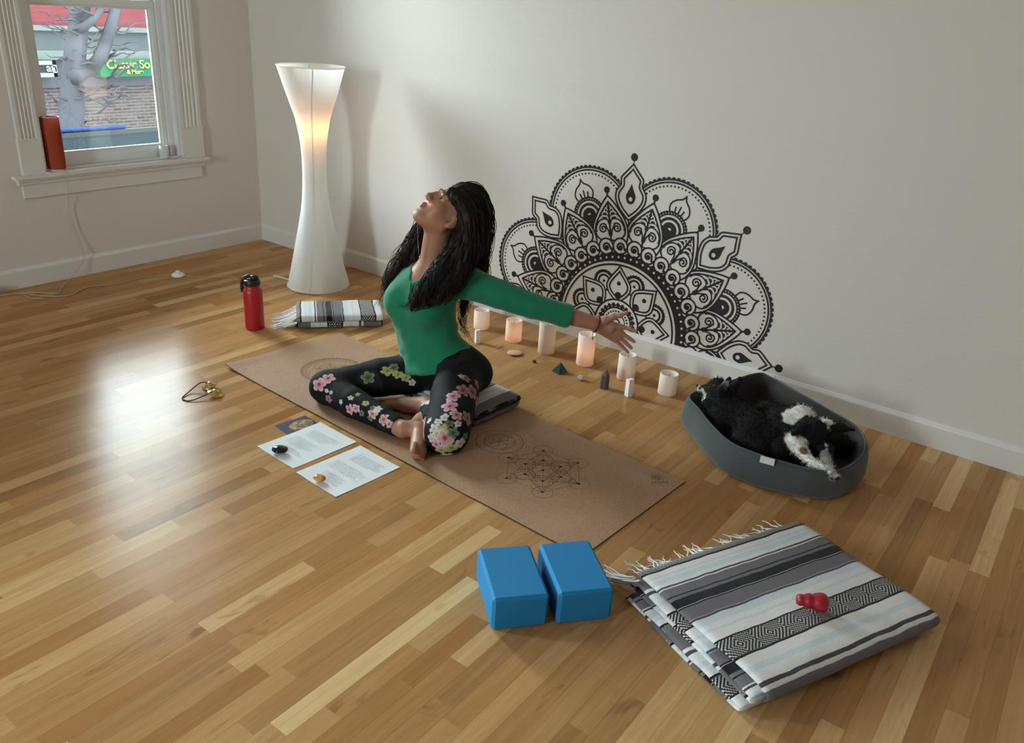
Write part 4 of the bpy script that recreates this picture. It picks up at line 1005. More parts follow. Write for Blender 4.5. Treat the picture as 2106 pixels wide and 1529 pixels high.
# blanket she sits on
eu3 = np.array([math.cos(math.radians(86)), math.sin(math.radians(86))]); ev3 = np.array([eu3[1], -eu3[0]]); A2 = np.array([2.315, -1.115])
t = thing('folded_blanket', 'folded striped blanket she sits on, its dark fold showing behind her hip', 'blanket', (*(A2+eu3*.13+ev3*.21), 0), 'striped woven blankets')
cloth('folded_layers', [(.0, .011), (.20, .011), (.40, .011), (.435, .015), (.44, .021), (.42, .026), (.20, .026), (.0, .026)], .275, eu3, ev3, A2, .012, .29, t, seed=22)
cloth('top_layer', [(.40, .038), (.43, .037), (.448, .042), (.446, .052), (.43, .058), (.30, .058), (.15, .058), (.0, .058)], .275, eu3, ev3, A2, .013, .115, t, seed=25)
cloth('folded_layers', [(.0, .041), (.2, .041), (.38, .041)], .27, eu3, ev3, A2, .011, .1, t, seed=27)

# ------------------------------------------------------------------ the seated woman
PD0 = float((np.array([2.47, -1.05, 0])-np.array([CAM[0], CAM[1], 0]))@HF)
def at(px, py, off=0.0):
    d = ray(px, py); return CAM + d*((PD0-off)/(d@HF))
M_SKIN = mat('skin', (.5, .3, .22), rough=.5, attr='tone', sss=.06)
M_SHIRT = mat('green_jersey', srgb(0, 122, 88), rough=.82, bump=.25, bump_s=700, sheen=.2)
M_LEGG = mat('floral_leggings', (.02, .02, .03), rough=.75, attr='tone', spec=.2)
person = thing('person', 'woman in green top and floral leggings seated cross-legged on the mat, face tilted up', 'person', (2.54, -1.10, 0))
# joints
HC_ = at(921, 440, .0)                                   # head centre
hf = -.50*CR+.60*CU-.62*CF; hf /= np.linalg.norm(hf)
hu = .78*CR+.62*CU+.02*CF; hu -= hf*(hu@hf); hu /= np.linalg.norm(hu)
hl = np.cross(hu, hf)
HM = np.array([hl, hf, hu])                              # rows: left, forward, up
def hp(x, y, z): return HC_+hl*x+hf*y+hu*z
hipL, hipR = np.array([2.590, -1.035, .150]), np.array([2.450, -1.035, .150])
K1, K2 = np.array([2.180, -1.372, .066]), np.array([2.800, -1.352, .085])
AR = on(829, 884, .046); AL = np.array([2.565, -1.205, .052])
SL, SR = at(962, 582, .06), at(826, 573, -.13)
EL, WL = at(1095, 629, .055), at(1228, 667, .01)
ER, WR = at(858, 668, -.24), at(905, 741, -.28)
NB = at(889, 566, -.02)
tors = [(at(870, 616, -.01), (.142, .100, .125)), (at(873, 668, -.01), (.134, .096, .10)), (at(886, 716, -.01), (.138, .102, .09))]
def add_torso(s):
    s.ell((2.522, -1.03, .168), (.140, .112, .103), k=.04)
    for c, r in tors: s.ell(c, r, k=.05)
    s.cap(at(878, 590, -.03), at(884, 574, -.03), .085, .06, k=.05)
    s.cap(SL, at(884, 578, -.03), .050, .060, k=.04); s.cap(SR, at(884, 578, -.03), .050, .060, k=.04)
    c = tors[0][0]
    s.ell(c+np.array([.066, -.070, -.010]), (.056, .046, .058), k=.045); s.ell(c+np.array([-.068, -.070, -.010]), (.056, .046, .058), k=.045)
def add_armL(s, upto=1.0):
    s.chain([SL, (SL+EL)/2, EL, EL+(WL-EL)*.45, EL+(WL-EL)*.98], [.050, .046, .040, .037, .027], k=.03)
def add_armR(s):
    s.chain([SR, (SR+ER)/2, ER, ER+(WR-ER)*.45, WR], [.050, .044, .039, .036, .027], k=.03)
def add_legs(s):
    s.chain([hipR+np.array([.01, 0, -.030]), hipR*.5+K1*.5+np.array([0, 0, -.010]), K1], [.082, .073, .060], k=.04)
    m = K1*.62+AR*.38; s.chain([K1, m+np.array([0, -.004, .0]), K1*.25+AR*.75, AR], [.058, .054, .040, .032], k=.03)
    s.chain([hipL, hipL*.5+K2*.5+np.array([.0, 0, .016]), K2], [.085, .086, .076], k=.04)
    m = K2*.6+AL*.4; s.chain([K2+np.array([-.01, 0, -.012]), m, AL], [.070, .052, .034], k=.03)
    s.ell(hipR+np.array([.01, .06, -.035]), (.10, .085, .065), k=.04); s.ell(hipL+np.array([.0, .06, -.015]), (.095, .085, .078), k=.04)
B_ = SDF(); add_torso(B_); add_armL(B_); add_armR(B_); add_legs(B_)
# neck and head
B_.cap(NB+np.array([0, 0, .008]), hp(0, -.022, -.060), .056, .053, k=.04)
B_.ell(hp(0, -.012, .030), (.074, .090, .084), HM, k=.02)
B_.ell(hp(0, .034, -.030), (.058, .058, .074), HM, k=.03)
B_.ell(hp(0, .070, -.090), (.021, .018, .016), HM, k=.025)
for s_ in (1, -1):
    B_.cap(hp(s_*.052, .004, -.048), hp(s_*.016, .064, -.088), .016, .015, k=.03)
    B_.ell(hp(s_*.037, .062, -.022), (.021, .018, .022), HM, k=.03)
    B_.cap(hp(s_*.012, .086, .033), hp(s_*.046, .072, .030), .0080, .0075, k=.012)
    B_.ell(hp(s_*.079, -.006, -.006), (.007, .017, .028), HM, k=.010)
    B_.ell(hp(s_*.077, .000, -.030), (.006, .009, .010), HM, k=.008)
B_.cap(hp(0, .088, .022), hp(0, .106, -.014), .0075, .0105, k=.012)
B_.ell(hp(0, .106, -.018), (.011, .010, .009), HM, k=.010)
for s_ in (1, -1):
    B_.ell(hp(s_*.0125, .096, -.021), (.0075, .009, .007), HM, k=.008)
    B_.ell(hp(s_*.032, .096, .013), (.017, .014, .011), HM, k=.008, sub=True)
    B_.ell(hp(s_*.0065, .101, -.0285), (.0032, .0045, .0035), HM, k=.002, sub=True)
    B_.cap(hp(s_*.018, .084, .0215), hp(s_*.034, .0845, .0235), .0042, .0045, k=.006); B_.cap(hp(s_*.034, .0845, .0235), hp(s_*.048, .074, .016), .0045, .003, k=.006)
    B_.cap(hp(s_*.020, .083, .005), hp(s_*.036, .081, .003), .0035, .0035, k=.006)
    B_.cap(hp(0, .0945, -.0475), hp(s_*.022, .083, -.0515), .0052, .0028, k=.006)
    B_.cap(hp(0, .0925, -.0595), hp(s_*.019, .082, -.0555), .0058, .0032, k=.006)
B_.cap(hp(-.021, .094, -.0535), hp(.021, .094, -.0535), .0012, .0012, k=.004, sub=True)
# left hand: palm towards the viewer, thumb up, fingers spread
def A2(x, y, o=0.0): return at(1140+x/8.495, 600+y/8.495, o)
bases = [(1195, 625, .008), (1190, 735, .0), (1140, 800, -.006), (1070, 850, -.012)]
mids = [(1320, 650, .014), (1300, 810, .008), (1255, 900, .0), (1185, 960, -.006)]
tips = [(1425, 695, .022), (1395, 875, .014), (1345, 985, .004), (1290, 1062, -.002)]
for k, (b, m, t_) in enumerate(zip(bases, mids, tips)):
    r = (.0088, .0090, .0085, .0075)[k]
    w = WL+CU*(.016-.011*k)
    B_.chain([w, A2(*b)], [.0155, .0115], k=.012)
    B_.chain([A2(*b), A2(*m), A2(*t_)], [r, r*.93, r*.78], k=.004)
B_.chain([WL+CU*.012, A2(885, 500, .016), A2(1030, 440, .022), A2(1150, 415, .026), A2(1262, 366, .030)], [.016, .017, .0115, .0095, .0080], k=.008)
B_.ell(A2(960, 610, .008), (.024, .012, .024), k=.014)
# right hand resting on the floor behind her
hr = WR.copy(); pr_ = np.array([.02, .05, -.0])
fl = np.array([WR[0]+.01, WR[1]+.06, .016])
B_.chain([WR, fl], [.024, .020], k=.015)
for k in range(4): 
    a_ = math.radians(60+22*k); d = np.array([math.cos(a_), math.sin(a_), 0]); b = fl+d*.03; e_ = b+d*.035; e_[2] = .011; g = e_+d*.028; g[2] = .009; B_.chain([fl, b, e_, g], [.014, .0095, .0085, .007], k=.005)
d = np.array([math.cos(.1), math.sin(.1), 0]); B_.chain([WR*.4+fl*.6, fl+d*.035, fl+d*.065+np.array([0, 0, -.006])], [.014, .010, .008], k=.006)
# feet
heR, toR = on(868, 866, .040), on(860, 928, .030)
fd = (toR-heR)/np.linalg.norm(toR-heR); sd = np.array([-fd[1], fd[0], 0])
B_.chain([AR, AR*.4+heR*.6+fd*.03, heR], [.030, .031, .031], k=.008)
B_.chain([AR+np.array([.005, 0, .006]), heR*.55+toR*.45+sd*-.004+np.array([0, 0, .018]), toR], [.028, .030, .027], k=.010)
B_.chain([heR, heR*.5+toR*.5-np.array([0, 0, .005]), toR], [.031, .030, .030], k=.014)
for k in range(5):
    z = .012+.0105*k; b = toR+sd*.002; b = np.array([b[0], b[1], z])+sd*(.016-.008*k); e_ = b+fd*(.022+.006*(k if k < 4 else 5))+np.array([0, 0, .002*k]); B_.cap(b, e_, .0085+.0009*k, .0072+.0011*k, k=.004)
toL = on(800, 830, .032); fd2 = (toL-AL)/np.linalg.norm(toL-AL)
heL = AL-fd2*.055+np.array([.0, .0, -.008])
B_.chain([AL, heL], [.034, .030], k=.02); B_.chain([heL, AL*.5+toL*.5+np.array([0, 0, -.004]), toL], [.028, .027, .020], k=.02); B_.chain([AL+np.array([0, 0, .008]), AL*.4+toL*.6+np.array([0, 0, .010])], [.030, .022], k=.02)
for k in range(5):
    sd2 = np.array([-fd2[1], fd2[0], 0]); b = toL+sd2*(.016-.009*k); B_.cap(b, b+fd2*(.030-.003*k)+np.array([0, 0, -.004]), .009-.0006*k, .0078-.0006*k, k=.004)
V, Q = B_.mesh(.0034); V = relax(V, Q, 1, .35)
L_ = (V-HC_)@HM.T
skin = np.tile(np.array(srgb(174, 123, 101)), (len(V), 1)); nzv = np.array([noise.noise(Vector((p*28).tolist())) for p in V])[:, None]; skin = skin*(1+.07*nzv)
def soft(d, w=.003): return np.clip(.5-d/w/2, 0, 1)[:, None]
ink = lambda m, c: None
def tint(m, c):
    global skin
    skin = skin*(1-m)+np.array(c)*m
x, y, z = L_.T; hd = (np.abs(x) < .09) & (y > .02) & (np.abs(z) < .13); hm = hd.astype(float)[:, None]
tint(soft(np.hypot(np.hypot(x/1.0, (z+.0535)*2.0), (y-.09)*.6)-.021, .004)*hm, srgb(146, 84, 74))
tint(soft(np.minimum(np.hypot((np.abs(x)-.031)/2.6, z-.035-.18*np.abs(np.abs(x)-.031))-.0045, 9), .002)*hm*.85, srgb(52, 34, 28))
tint(soft(np.hypot((np.abs(x)-.033)/2.2, z-.0205)-.0032, .002)*hm*.7, srgb(60, 38, 32))
tint(soft(np.hypot(np.abs(x)-.0065, z+.0285)-.003, .002)*hm*.9, srgb(60, 28, 22))
tint(soft(np.hypot(x, np.hypot(y-.08, z+.02))-.045, .03)*hm*.3, srgb(190, 112, 92))
o = obj('body', V, Q, M_SKIN, person); color_attr(o, skin)
# eyes
for s_ in (1, -1):
    c = hp(s_*.0315, .0735, .0128); V, F = lathe([(.0, -.0125)]+[(.0125*math.sin(a), -.0125*math.cos(a)) for a in np.linspace(.15, 3.0, 14)]+[(0, .0125)], (0, 0, 0), 24, axis=tuple(hf), cap=False)
    lv = (V@hf)/.0125; cl = np.tile(np.array([.42, .36, .32]), (len(V), 1)); cl[lv > .80] = srgb(70, 44, 26); cl[lv > .93] = (.01, .01, .01)
    o = obj('eye', V+c, F, mat('eye', (.7, .7, .7), rough=.1, attr='tone'), person); color_attr(o, cl)

# shirt
S_ = SDF(); add_torso(S_)
c0 = tors[2][0]
S_.ell(at(895, 742, -.005), (.144, .112, .07), k=.03); S_.ell(at(892, 772, .035), (.140, .112, .075), k=.03)
S_.chain([SL, (SL+EL)/2, EL, WL*.50+EL*.50, WL*.60+EL*.40], [.053, .050, .044, .040, .037], k=.03)
S_.chain([SR, (SR+ER)/2, ER, WR*.5+ER*.5], [.053, .048, .043, .039], k=.03)
# cloth folds
ax = (WL-EL)/np.linalg.norm(WL-EL); cutp = EL+(WL-EL)*.515
S_.half(cutp, ax, (WL*.8+EL*.2, .075), k=.001)
S_.half((2.50, -1.17, .158), (.25, .05, -1), ((2.50, -1.03, -.05), .42), k=.002)
S_.cap(NB+np.array([0, -.02, .03]), hp(0, -.02, -.06), .066, .075, k=.004, sub=True)
vb = at(846, 574, .06)
S_.cap(NB+np.array([-.01, -.05, .02]), vb, .034, .006, k=.006, sub=True); S_.cap(NB+np.array([-.01, -.05, .02]), vb+np.array([0, -.05, -.0]), .030, .008, k=.006, sub=True)
V, Q = S_.mesh(.0045, infl=.0055); V = relax(V, Q, 2, .5); NV = normals_of(V, Q)
wr = np.array([noise.noise(Vector((p[0]*9+p[2]*14, p[1]*9, p[2]*4-p[0]*10)))+.6*noise.noise(Vector((p[0]*26, p[1]*20+p[2]*30, p[2]*14))) for p in V]); wr *= np.where(V[:, 2] < .42, 1.0, .6); V = V+NV*(wr*.0042)[:, None]
obj('shirt', V, Q, M_SHIRT, person)

# leggings with printed blossoms
G_ = SDF(); G_.ell((2.522, -1.03, .168), (.140, .112, .103), k=.04); G_.ell(tors[2][0], (.126, .093, .07), k=.05); add_legs(G_)
d1 = (AR-K1)/np.linalg.norm(AR-K1); G_.half(K1+(AR-K1)*.93, d1, (AR+d1*.05, .085), k=.001)
d2 = (AL-K2)/np.linalg.norm(AL-K2); G_.half(K2+(AL-K2)*.80, d2, (AL+d2*.02, .080), k=.001)
V, Q = G_.mesh(.0032, infl=.0045); V = relax(V, Q, 1, .5); NV = normals_of(V, Q)
base = np.array(srgb(17, 15, 19)); col = np.tile(base, (len(V), 1))
nz = np.array([noise.noise(Vector((p*9).tolist())) for p in V]); col = np.where((nz > .25)[:, None], np.array(srgb(34, 34, 38)), col)
PX, ZZ = project(V); facing = (NV*(CAM-V)).sum(1) > 0
fl_ = []; R = random.Random(11)
def spot(px, py):
    m = facing & (np.hypot(PX[:, 0]-px, PX[:, 1]-py) < 4)
    if not m.any(): return None
    i = np.nonzero(m)[0]; return i[np.argmin(ZZ[i])]
def blossom(i, r, cols, ph=0.0, npet=5, sq=1.0):
    n = NV[i]; a = np.cross(n, (0, 0, 1)) if abs(n[2]) < .9 else np.cross(n, (1, 0, 0)); a /= np.linalg.norm(a); b = np.cross(n, a)
    d = V-V[i]; m = (np.abs(d).max(1) < r*1.5) & (NV@n > .15); j = np.nonzero(m)[0]; u, v = d[j]@a, d[j]@b*sq
    rr = np.hypot(u, v)/r; th = np.arctan2(v, u)+ph; edge = .52+.48*np.abs(np.cos(th*npet/2))**.7; t_ = rr/edge
    c0, c1, c2 = [np.array(srgb(*c)) for c in cols]
    cc = np.where(t_[:, None] < .28, c2, np.where(t_[:, None] < .78, c0*(1-(t_[:, None]-.28)*.6)+c1*(t_[:, None]-.28)*.6, c1)); k = t_ < 1; col[j[k]] = cc[k]*.82
PINK = ((222, 150, 168), (240, 208, 212), (176, 70, 100)); PALE = ((222, 214, 208), (236, 230, 226), (200, 170, 170)); YEL = ((186, 184, 110), (206, 204, 150), (140, 134, 60)); GRN = ((96, 112, 84), (150, 160, 130), (70, 80, 60)); MAU = ((168, 116, 122), (196, 150, 154), (120, 60, 70))
spots = [(652, 790, .030, PINK), (675, 775, .026, PINK), (668, 805, .010, PALE), (677, 806, .009, PALE), (720, 815, .012, PALE), (697, 826, .010, PALE), (672, 822, .018, MAU),
         (715, 843, .018, PINK), (728, 840, .020, PINK), (765, 848, .022, PINK), (778, 838, .016, PALE), (786, 862, .020, PINK), (798, 870, .015, PINK), (740, 852, .012, GRN), (758, 862, .012, GRN), (752, 826, .014, YEL), (738, 808, .010, YEL), (765, 836, .010, GRN),
         (800, 760, .026, YEL), (822, 770, .020, YEL), (838, 778, .018, YEL), (850, 790, .014, PALE), (810, 752, .018, GRN), (760, 775, .026, GRN),
         (932, 812, .030, PINK), (955, 800, .026, MAU), (925, 832, .030, PINK), (975, 806, .030, MAU), (985, 830, .026, MAU), (940, 850, .024, PINK), (965, 860, .028, MAU), (975, 888, .022, MAU), (915, 855, .018, PALE),
         (905, 885, .028, YEL), (890, 880, .018, PALE), (916, 905, .032, PINK), (935, 890, .022, GRN), (930, 925, .026, YEL), (905, 930, .022, YEL), (950, 915, .022, PALE), (955, 940, .022, PINK), (885, 905, .018, PALE), (920, 940, .022, PALE), (945, 870, .016, PALE), (960, 900, .014, GRN), (925, 868, .016, GRN), (898, 865, .016, PALE), (880, 862, .012, PALE), (938, 945, .018, YEL), (895, 918, .018, PINK),
         (960, 775, .020, MAU), (985, 790, .022, MAU), (950, 770, .014, PALE)]
for px, py, r, cset in spots:
    i = spot(px, py)
    if i is not None: blossom(i, r*1.12, cset, R.uniform(0, 6), 5, R.uniform(.9, 1.4))
for k in range(220):     # the same print on the sides turned away
    i = R.randrange(len(V))
    if not facing[i] and V[i, 2] < .24: blossom(i, R.uniform(.014, .030), R.choice([PINK, PALE, MAU, YEL, GRN]), R.uniform(0, 6))
o = obj('leggings', V, Q, M_LEGG, person); color_attr(o, col)

# hair: a cap over the skull, soft bulk and several hundred wavy strands in locks
def frame3(g):
    T = np.gradient(g, axis=0); T /= np.linalg.norm(T, axis=1)[:, None]; return T
locks = [
    ([(938, 393, .02), (968, 402, .03), (985, 432, .02), (988, 475, .0), (984, 520, -.02), (990, 560, -.06), (988, 590, -.08)], .040, 120),
    ([(945, 390, -.03), (975, 400, -.03), (990, 440, -.04), (988, 500, -.05), (975, 560, -.07), (955, 610, -.10), (950, 650, -.12)], .040, 80),
    ([(940, 402, .050), (962, 425, .080), (972, 462, .090), (968, 505, .100), (952, 542, .115), (932, 576, .135), (908, 604, .150), (890, 626, .155)], .044, 190),
    ([(948, 420, .055), (960, 455, .090), (952, 492, .105), (934, 524, .115), (910, 554, .135), (890, 582, .150), (878, 608, .155), (872, 632, .158)], .034, 170),
    ([(958, 450, .085), (940, 500, .105), (912, 540, .12), (888, 572, .14), (868, 600, .15), (852, 622, .155), (846, 640, .155)], .022, 110),
    ([(930, 395, .070), (960, 440, .105), (965, 490, .110), (955, 530, .120), (945, 565, .135), (925, 595, .150), (905, 618, .155)], .034, 90),
    ([(925, 400, -.04), (890, 445, -.085), (862, 482, -.095), (846, 512, -.095), (828, 540, -.085), (810, 564, -.06), (800, 590, -.045), (808, 604, -.03)], .031, 150),
    ([(925, 402, -.05), (885, 460, -.085), (866, 505, -.085), (852, 538, -.07), (838, 562, -.04), (822, 590, -.01)], .022, 90),
    ([(985, 480, -.02), (975, 540, -.06), (962, 590, -.09), (955, 635, -.10), (950, 670, -.10), (966, 694, -.10)], .012, 26),
    ([(975, 440, .03), (990, 470, .02), (996, 510, .0), (998, 545, -.02), (1000, 575, -.04)], .012, 22)]
HB = SDF()
HB.ell(hp(0, -.018, .034), (.086, .099, .093), HM, k=.01)
HB.half(hp(0, .040, .075), HM.T@np.array([0, .84, -.54]), (HC_, .16), k=.008)
for pts, r, n in locks[:8]:
    g = smoothpath([at(*p) for p in pts], 3); m = len(g)
    for i in range(m-1):
        w = lambda q: r*(.55+.35*math.sin(math.pi*min(q*1.15, 1)))*(1-.75*max(0, q-.72)/.28)
        HB.cap(g[i], g[i+1], w(i/(m-1)), w((i+1)/(m-1)), k=.015)
HB.cap(NB+np.array([-.01, -.055, .02]), hp(.0, .03, -.095), .030, .034, k=.004, sub=True)
HV, HQ = HB.mesh(.0045); 
dsp = np.array([noise.noise(Vector((p[0]*70, p[1]*70, p[2]*18))) for p in HV]); HV = HV+normals_of(HV, HQ)*dsp[:, None]*.006
parts = [(HV, HQ.tolist())]; R = random.Random(21)
for pts, r, n in locks:
    g = smoothpath([at(*p) for p in pts], 5); m = len(g); T = frame3(g); ref = -CF
    for s in range(n):
        a = R.uniform(0, 2*math.pi); rr = r*math.sqrt(R.random())*1.12; ph = R.uniform(0, 6.3); am = R.uniform(.004, .013); fq = R.uniform(2.2, 4.2); e_ = R.uniform(.80, 1.0); i0 = int(R.uniform(0, .18)*m); n1 = max(int(m*e_), i0+6); P = []
        flare = R.uniform(.8, 1.45)
        for i in range(i0, min(n1, m)):
            t_ = i/(m-1); A = np.cross(T[i], ref); A /= np.linalg.norm(A); Bv = np.cross(T[i], A)
            sp = (.62+.5*math.sin(math.pi*min(t_*1.1, 1)))*(1+(flare-1)*max(0, t_-.6)/.4)
            P.append(g[i]+(A*math.cos(a)+Bv*math.sin(a))*rr*sp+A*am*math.sin(ph+fq*6.28*t_)*(.3+t_)+Bv*am*math.cos(ph*1.3+fq*6.28*t_)*(.3+t_))
        if len(P) > 4: parts.append(tube(P, np.linspace(.0019, .0006, len(P)), 4, cap=False))
for s in range(150):       # strands lying over the skull from the parting
    sd_ = R.choice([-1, 1]); y0 = R.uniform(-.09, .066); kk = math.sqrt(max(.02, 1-((y0+.018)/.101)**2)); th1 = R.uniform(1.3, 2.1); P = []; ro = R.uniform(1.0, 1.05)
    for k in range(9):
        t_ = k/8; th = .08+t_*th1; P.append(hp(sd_*.089*kk*ro*math.sin(th), y0-(.045 if y0 > -.03 else .01)*t_*t_, .034+.096*kk*ro*math.cos(th)))
    parts.append(tube(smoothpath(P, 3), .0017, 4, cap=False))
for s in range(60):       # loose wisps
    g = R.choice([[(985, 395, 0), (1000, 440, 0), (1003, 500, 0), (998, 560, 0)], [(960, 385, .0), (990, 400, 0), (1000, 450, 0)], [(862, 440, -.08), (835, 490, -.08), (812, 520, -.08), (800, 550, -.08)], [(812, 570, -.05), (795, 590, -.04), (782, 612, -.03), (776, 630, -.03)], [(848, 588, .12), (845, 610, .14), (838, 630, .14), (820, 628, .13)], [(905, 610, .14), (885, 628, .14), (862, 632, .14), (846, 640, .14)], [(950, 650, -.1), (955, 680, -.1), (970, 700, -.1)]])
    P = [at(a+R.uniform(-7, 7), b+R.uniform(-6, 6), c+R.uniform(-.01, .01)) for a, b, c in g]; P = smoothpath(P, 6); parts.append(tube(P, np.linspace(.0010, .0004, len(P)), 3, cap=False))
V, F = geo_join(parts)
N = Nodes('dark_hair'); tc = N.n('TexCoord').outputs['Object']
hc = N.ramp(N.n('TexNoise', Vector=tc, Scale=16.0, Detail=3.0).outputs[0], [(.3, srgb(20, 13, 11)), (.6, srgb(34, 22, 18)), (.8, srgb(52, 35, 29))])
p_ = N.n('BsdfPrincipled', Base__Color=hc, Roughness=.55); N.set(p_, 'Specular IOR Level', .2)
obj('hair', V, F, N.done(p_.outputs[0]), person)
# bead bracelet and fine necklace
wx = (WL-EL)/np.linalg.norm(WL-EL); a = np.cross(wx, (0, 0, 1)); a /= np.linalg.norm(a); b = np.cross(wx, a); parts = []
for k in range(22):
    t_ = 2*math.pi*k/22; c = WL-wx*.004+(a*math.cos(t_)+b*math.sin(t_))*.0315; parts.append(lathe([(0, -.0042), (.003, -.003), (.0042, 0), (.003, .003), (0, .0042)], c, 8, cap=False))
c = WL-wx*.004+b*.034; parts.append(tube([c, c+np.array([0, 0, -.02]), c+np.array([.002, 0, -.034])], [.0015, .0012, .0022], 6))
V, F = geo_join(parts); obj('bracelet', V, F, mat('dark_wood_beads', srgb(84, 42, 30), rough=.35), person)
pn = at(863.5, 529, .055); V, F = geo_join([lathe([(0, -.004), (.0035, -.002), (.004, 0), (.0035, .002), (0, .004)], pn, 10, cap=False), tube(smoothpath([hp(-.03, .03, -.115), pn+np.array([-.008, 0, .03]), pn, pn+np.array([.012, -.002, .03]), hp(.042, .02, -.11)], 5), .0006, 4)])
obj('necklace', V, F, mat('silver', (.8, .78, .74), rough=.2, metal=.9), person)

# ------------------------------------------------------------------ dog bed
M_BED = mat('grey_felt', srgb(72, 76, 79), rough=.95, noise_s=260, noise_a=.18, bump=.35, bump_s=320, sheen=.2)
M_BEDIN = mat('dark_grey_lining', srgb(58, 54, 54), rough=.95, noise_s=120, noise_a=.2, bump=.3, bump_s=240)
M_PIPE = mat('teal_grey_piping', srgb(78, 92, 94), rough=.85)
rimc = [(3.352, -.515, .130), (3.440, -.625, .127), (3.552, -.732, .124), (3.655, -.793, .122), (3.763, -.803, .122), (3.850, -.785, .118), (3.935, -.755, .112), (4.010, -.690, .112),
        (4.042, -.58, .118), (4.035, -.45, .126), (3.975, -.350, .138), (3.85, -.300, .152), (3.70, -.255, .168), (3.580, -.215, .178), (3.520, -.215, .182), (3.45, -.31, .162)]
RL = smoothpath(rimc, 7, closed=True); TT = np.roll(RL, -1, 0)-np.roll(RL, 1, 0); TT[:, 2] = 0; TT /= np.linalg.norm(TT, axis=1)[:, None]; NO = np.c_[TT[:, 1], -TT[:, 0], np.zeros(len(TT))]
BC = np.array([RL[:, 0].mean(), RL[:, 1].mean(), 0])
bed = thing('dog_bed', 'dark grey felt dog bed with raised sides standing by the baseboard', 'dog bed', BC)
def bring(off, zf, zadd=0):
    q = RL+NO*off; q[:, 2] = RL[:, 2]*zf+zadd; q += NO*(.004*np.array([noise.noise(Vector((p[0]*9, p[1]*9, zf*3))) for p in RL]))[:, None]; return q
G = np.array([bring(-.030, 0, .001), bring(-.006, 0, .004), bring(.006, .12), bring(.011, .35), bring(.009, .65), bring(.002, .88), bring(-.005, .97), bring(-.013, 1.0)])
V, F = quadmesh(G, closed_v=True); obj('outer_wall', V, F, M_BED, bed)
G2 = [bring(-.013, 1.0, -.0005), bring(-.022, .95), bring(-.030, .75), bring(-.036, .5), bring(-.050, .0, .045)]
for k in (.75, .5, .25, .02): q = BC+(G2[4]-BC)*k; q[:, 2] = .045-.012*(1-k); G2.append(q)
V, F = quadmesh(np.array(G2), closed_v=True); V = V[:]; obj('lining', V, [f[::-1] for f in F], M_BEDIN, bed)
P = bring(-.010, 1.0, .001); V, F = tube(np.vstack([P, P[:1]]), .0038, 6, cap=False); obj('piping', V, F, M_PIPE, bed)
a_, b_ = np.array([3.765, -.806, .118]), np.array([3.813, -.797, .117]); dd = b_-a_; nn_ = np.array([dd[1], -dd[0], 0]); nn_ /= np.linalg.norm(nn_)
ta_ = a_+nn_*.010; tb_ = b_+nn_*.010
V = np.array([ta_+[0, 0, -.012], tb_+[0, 0, -.012], tb_+[0, 0, .014], ta_+[0, 0, .014]]); V = np.vstack([V, V-nn_*.0015]); V[:, 2] += .002
obj('care_tag', V, [(0, 1, 2, 3), (7, 6, 5, 4), (0, 4, 5, 1), (1, 5, 6, 2), (2, 6, 7, 3), (3, 7, 4, 0)], mat('tag_white', (.75, .75, .72), rough=.6), bed, smooth=False)

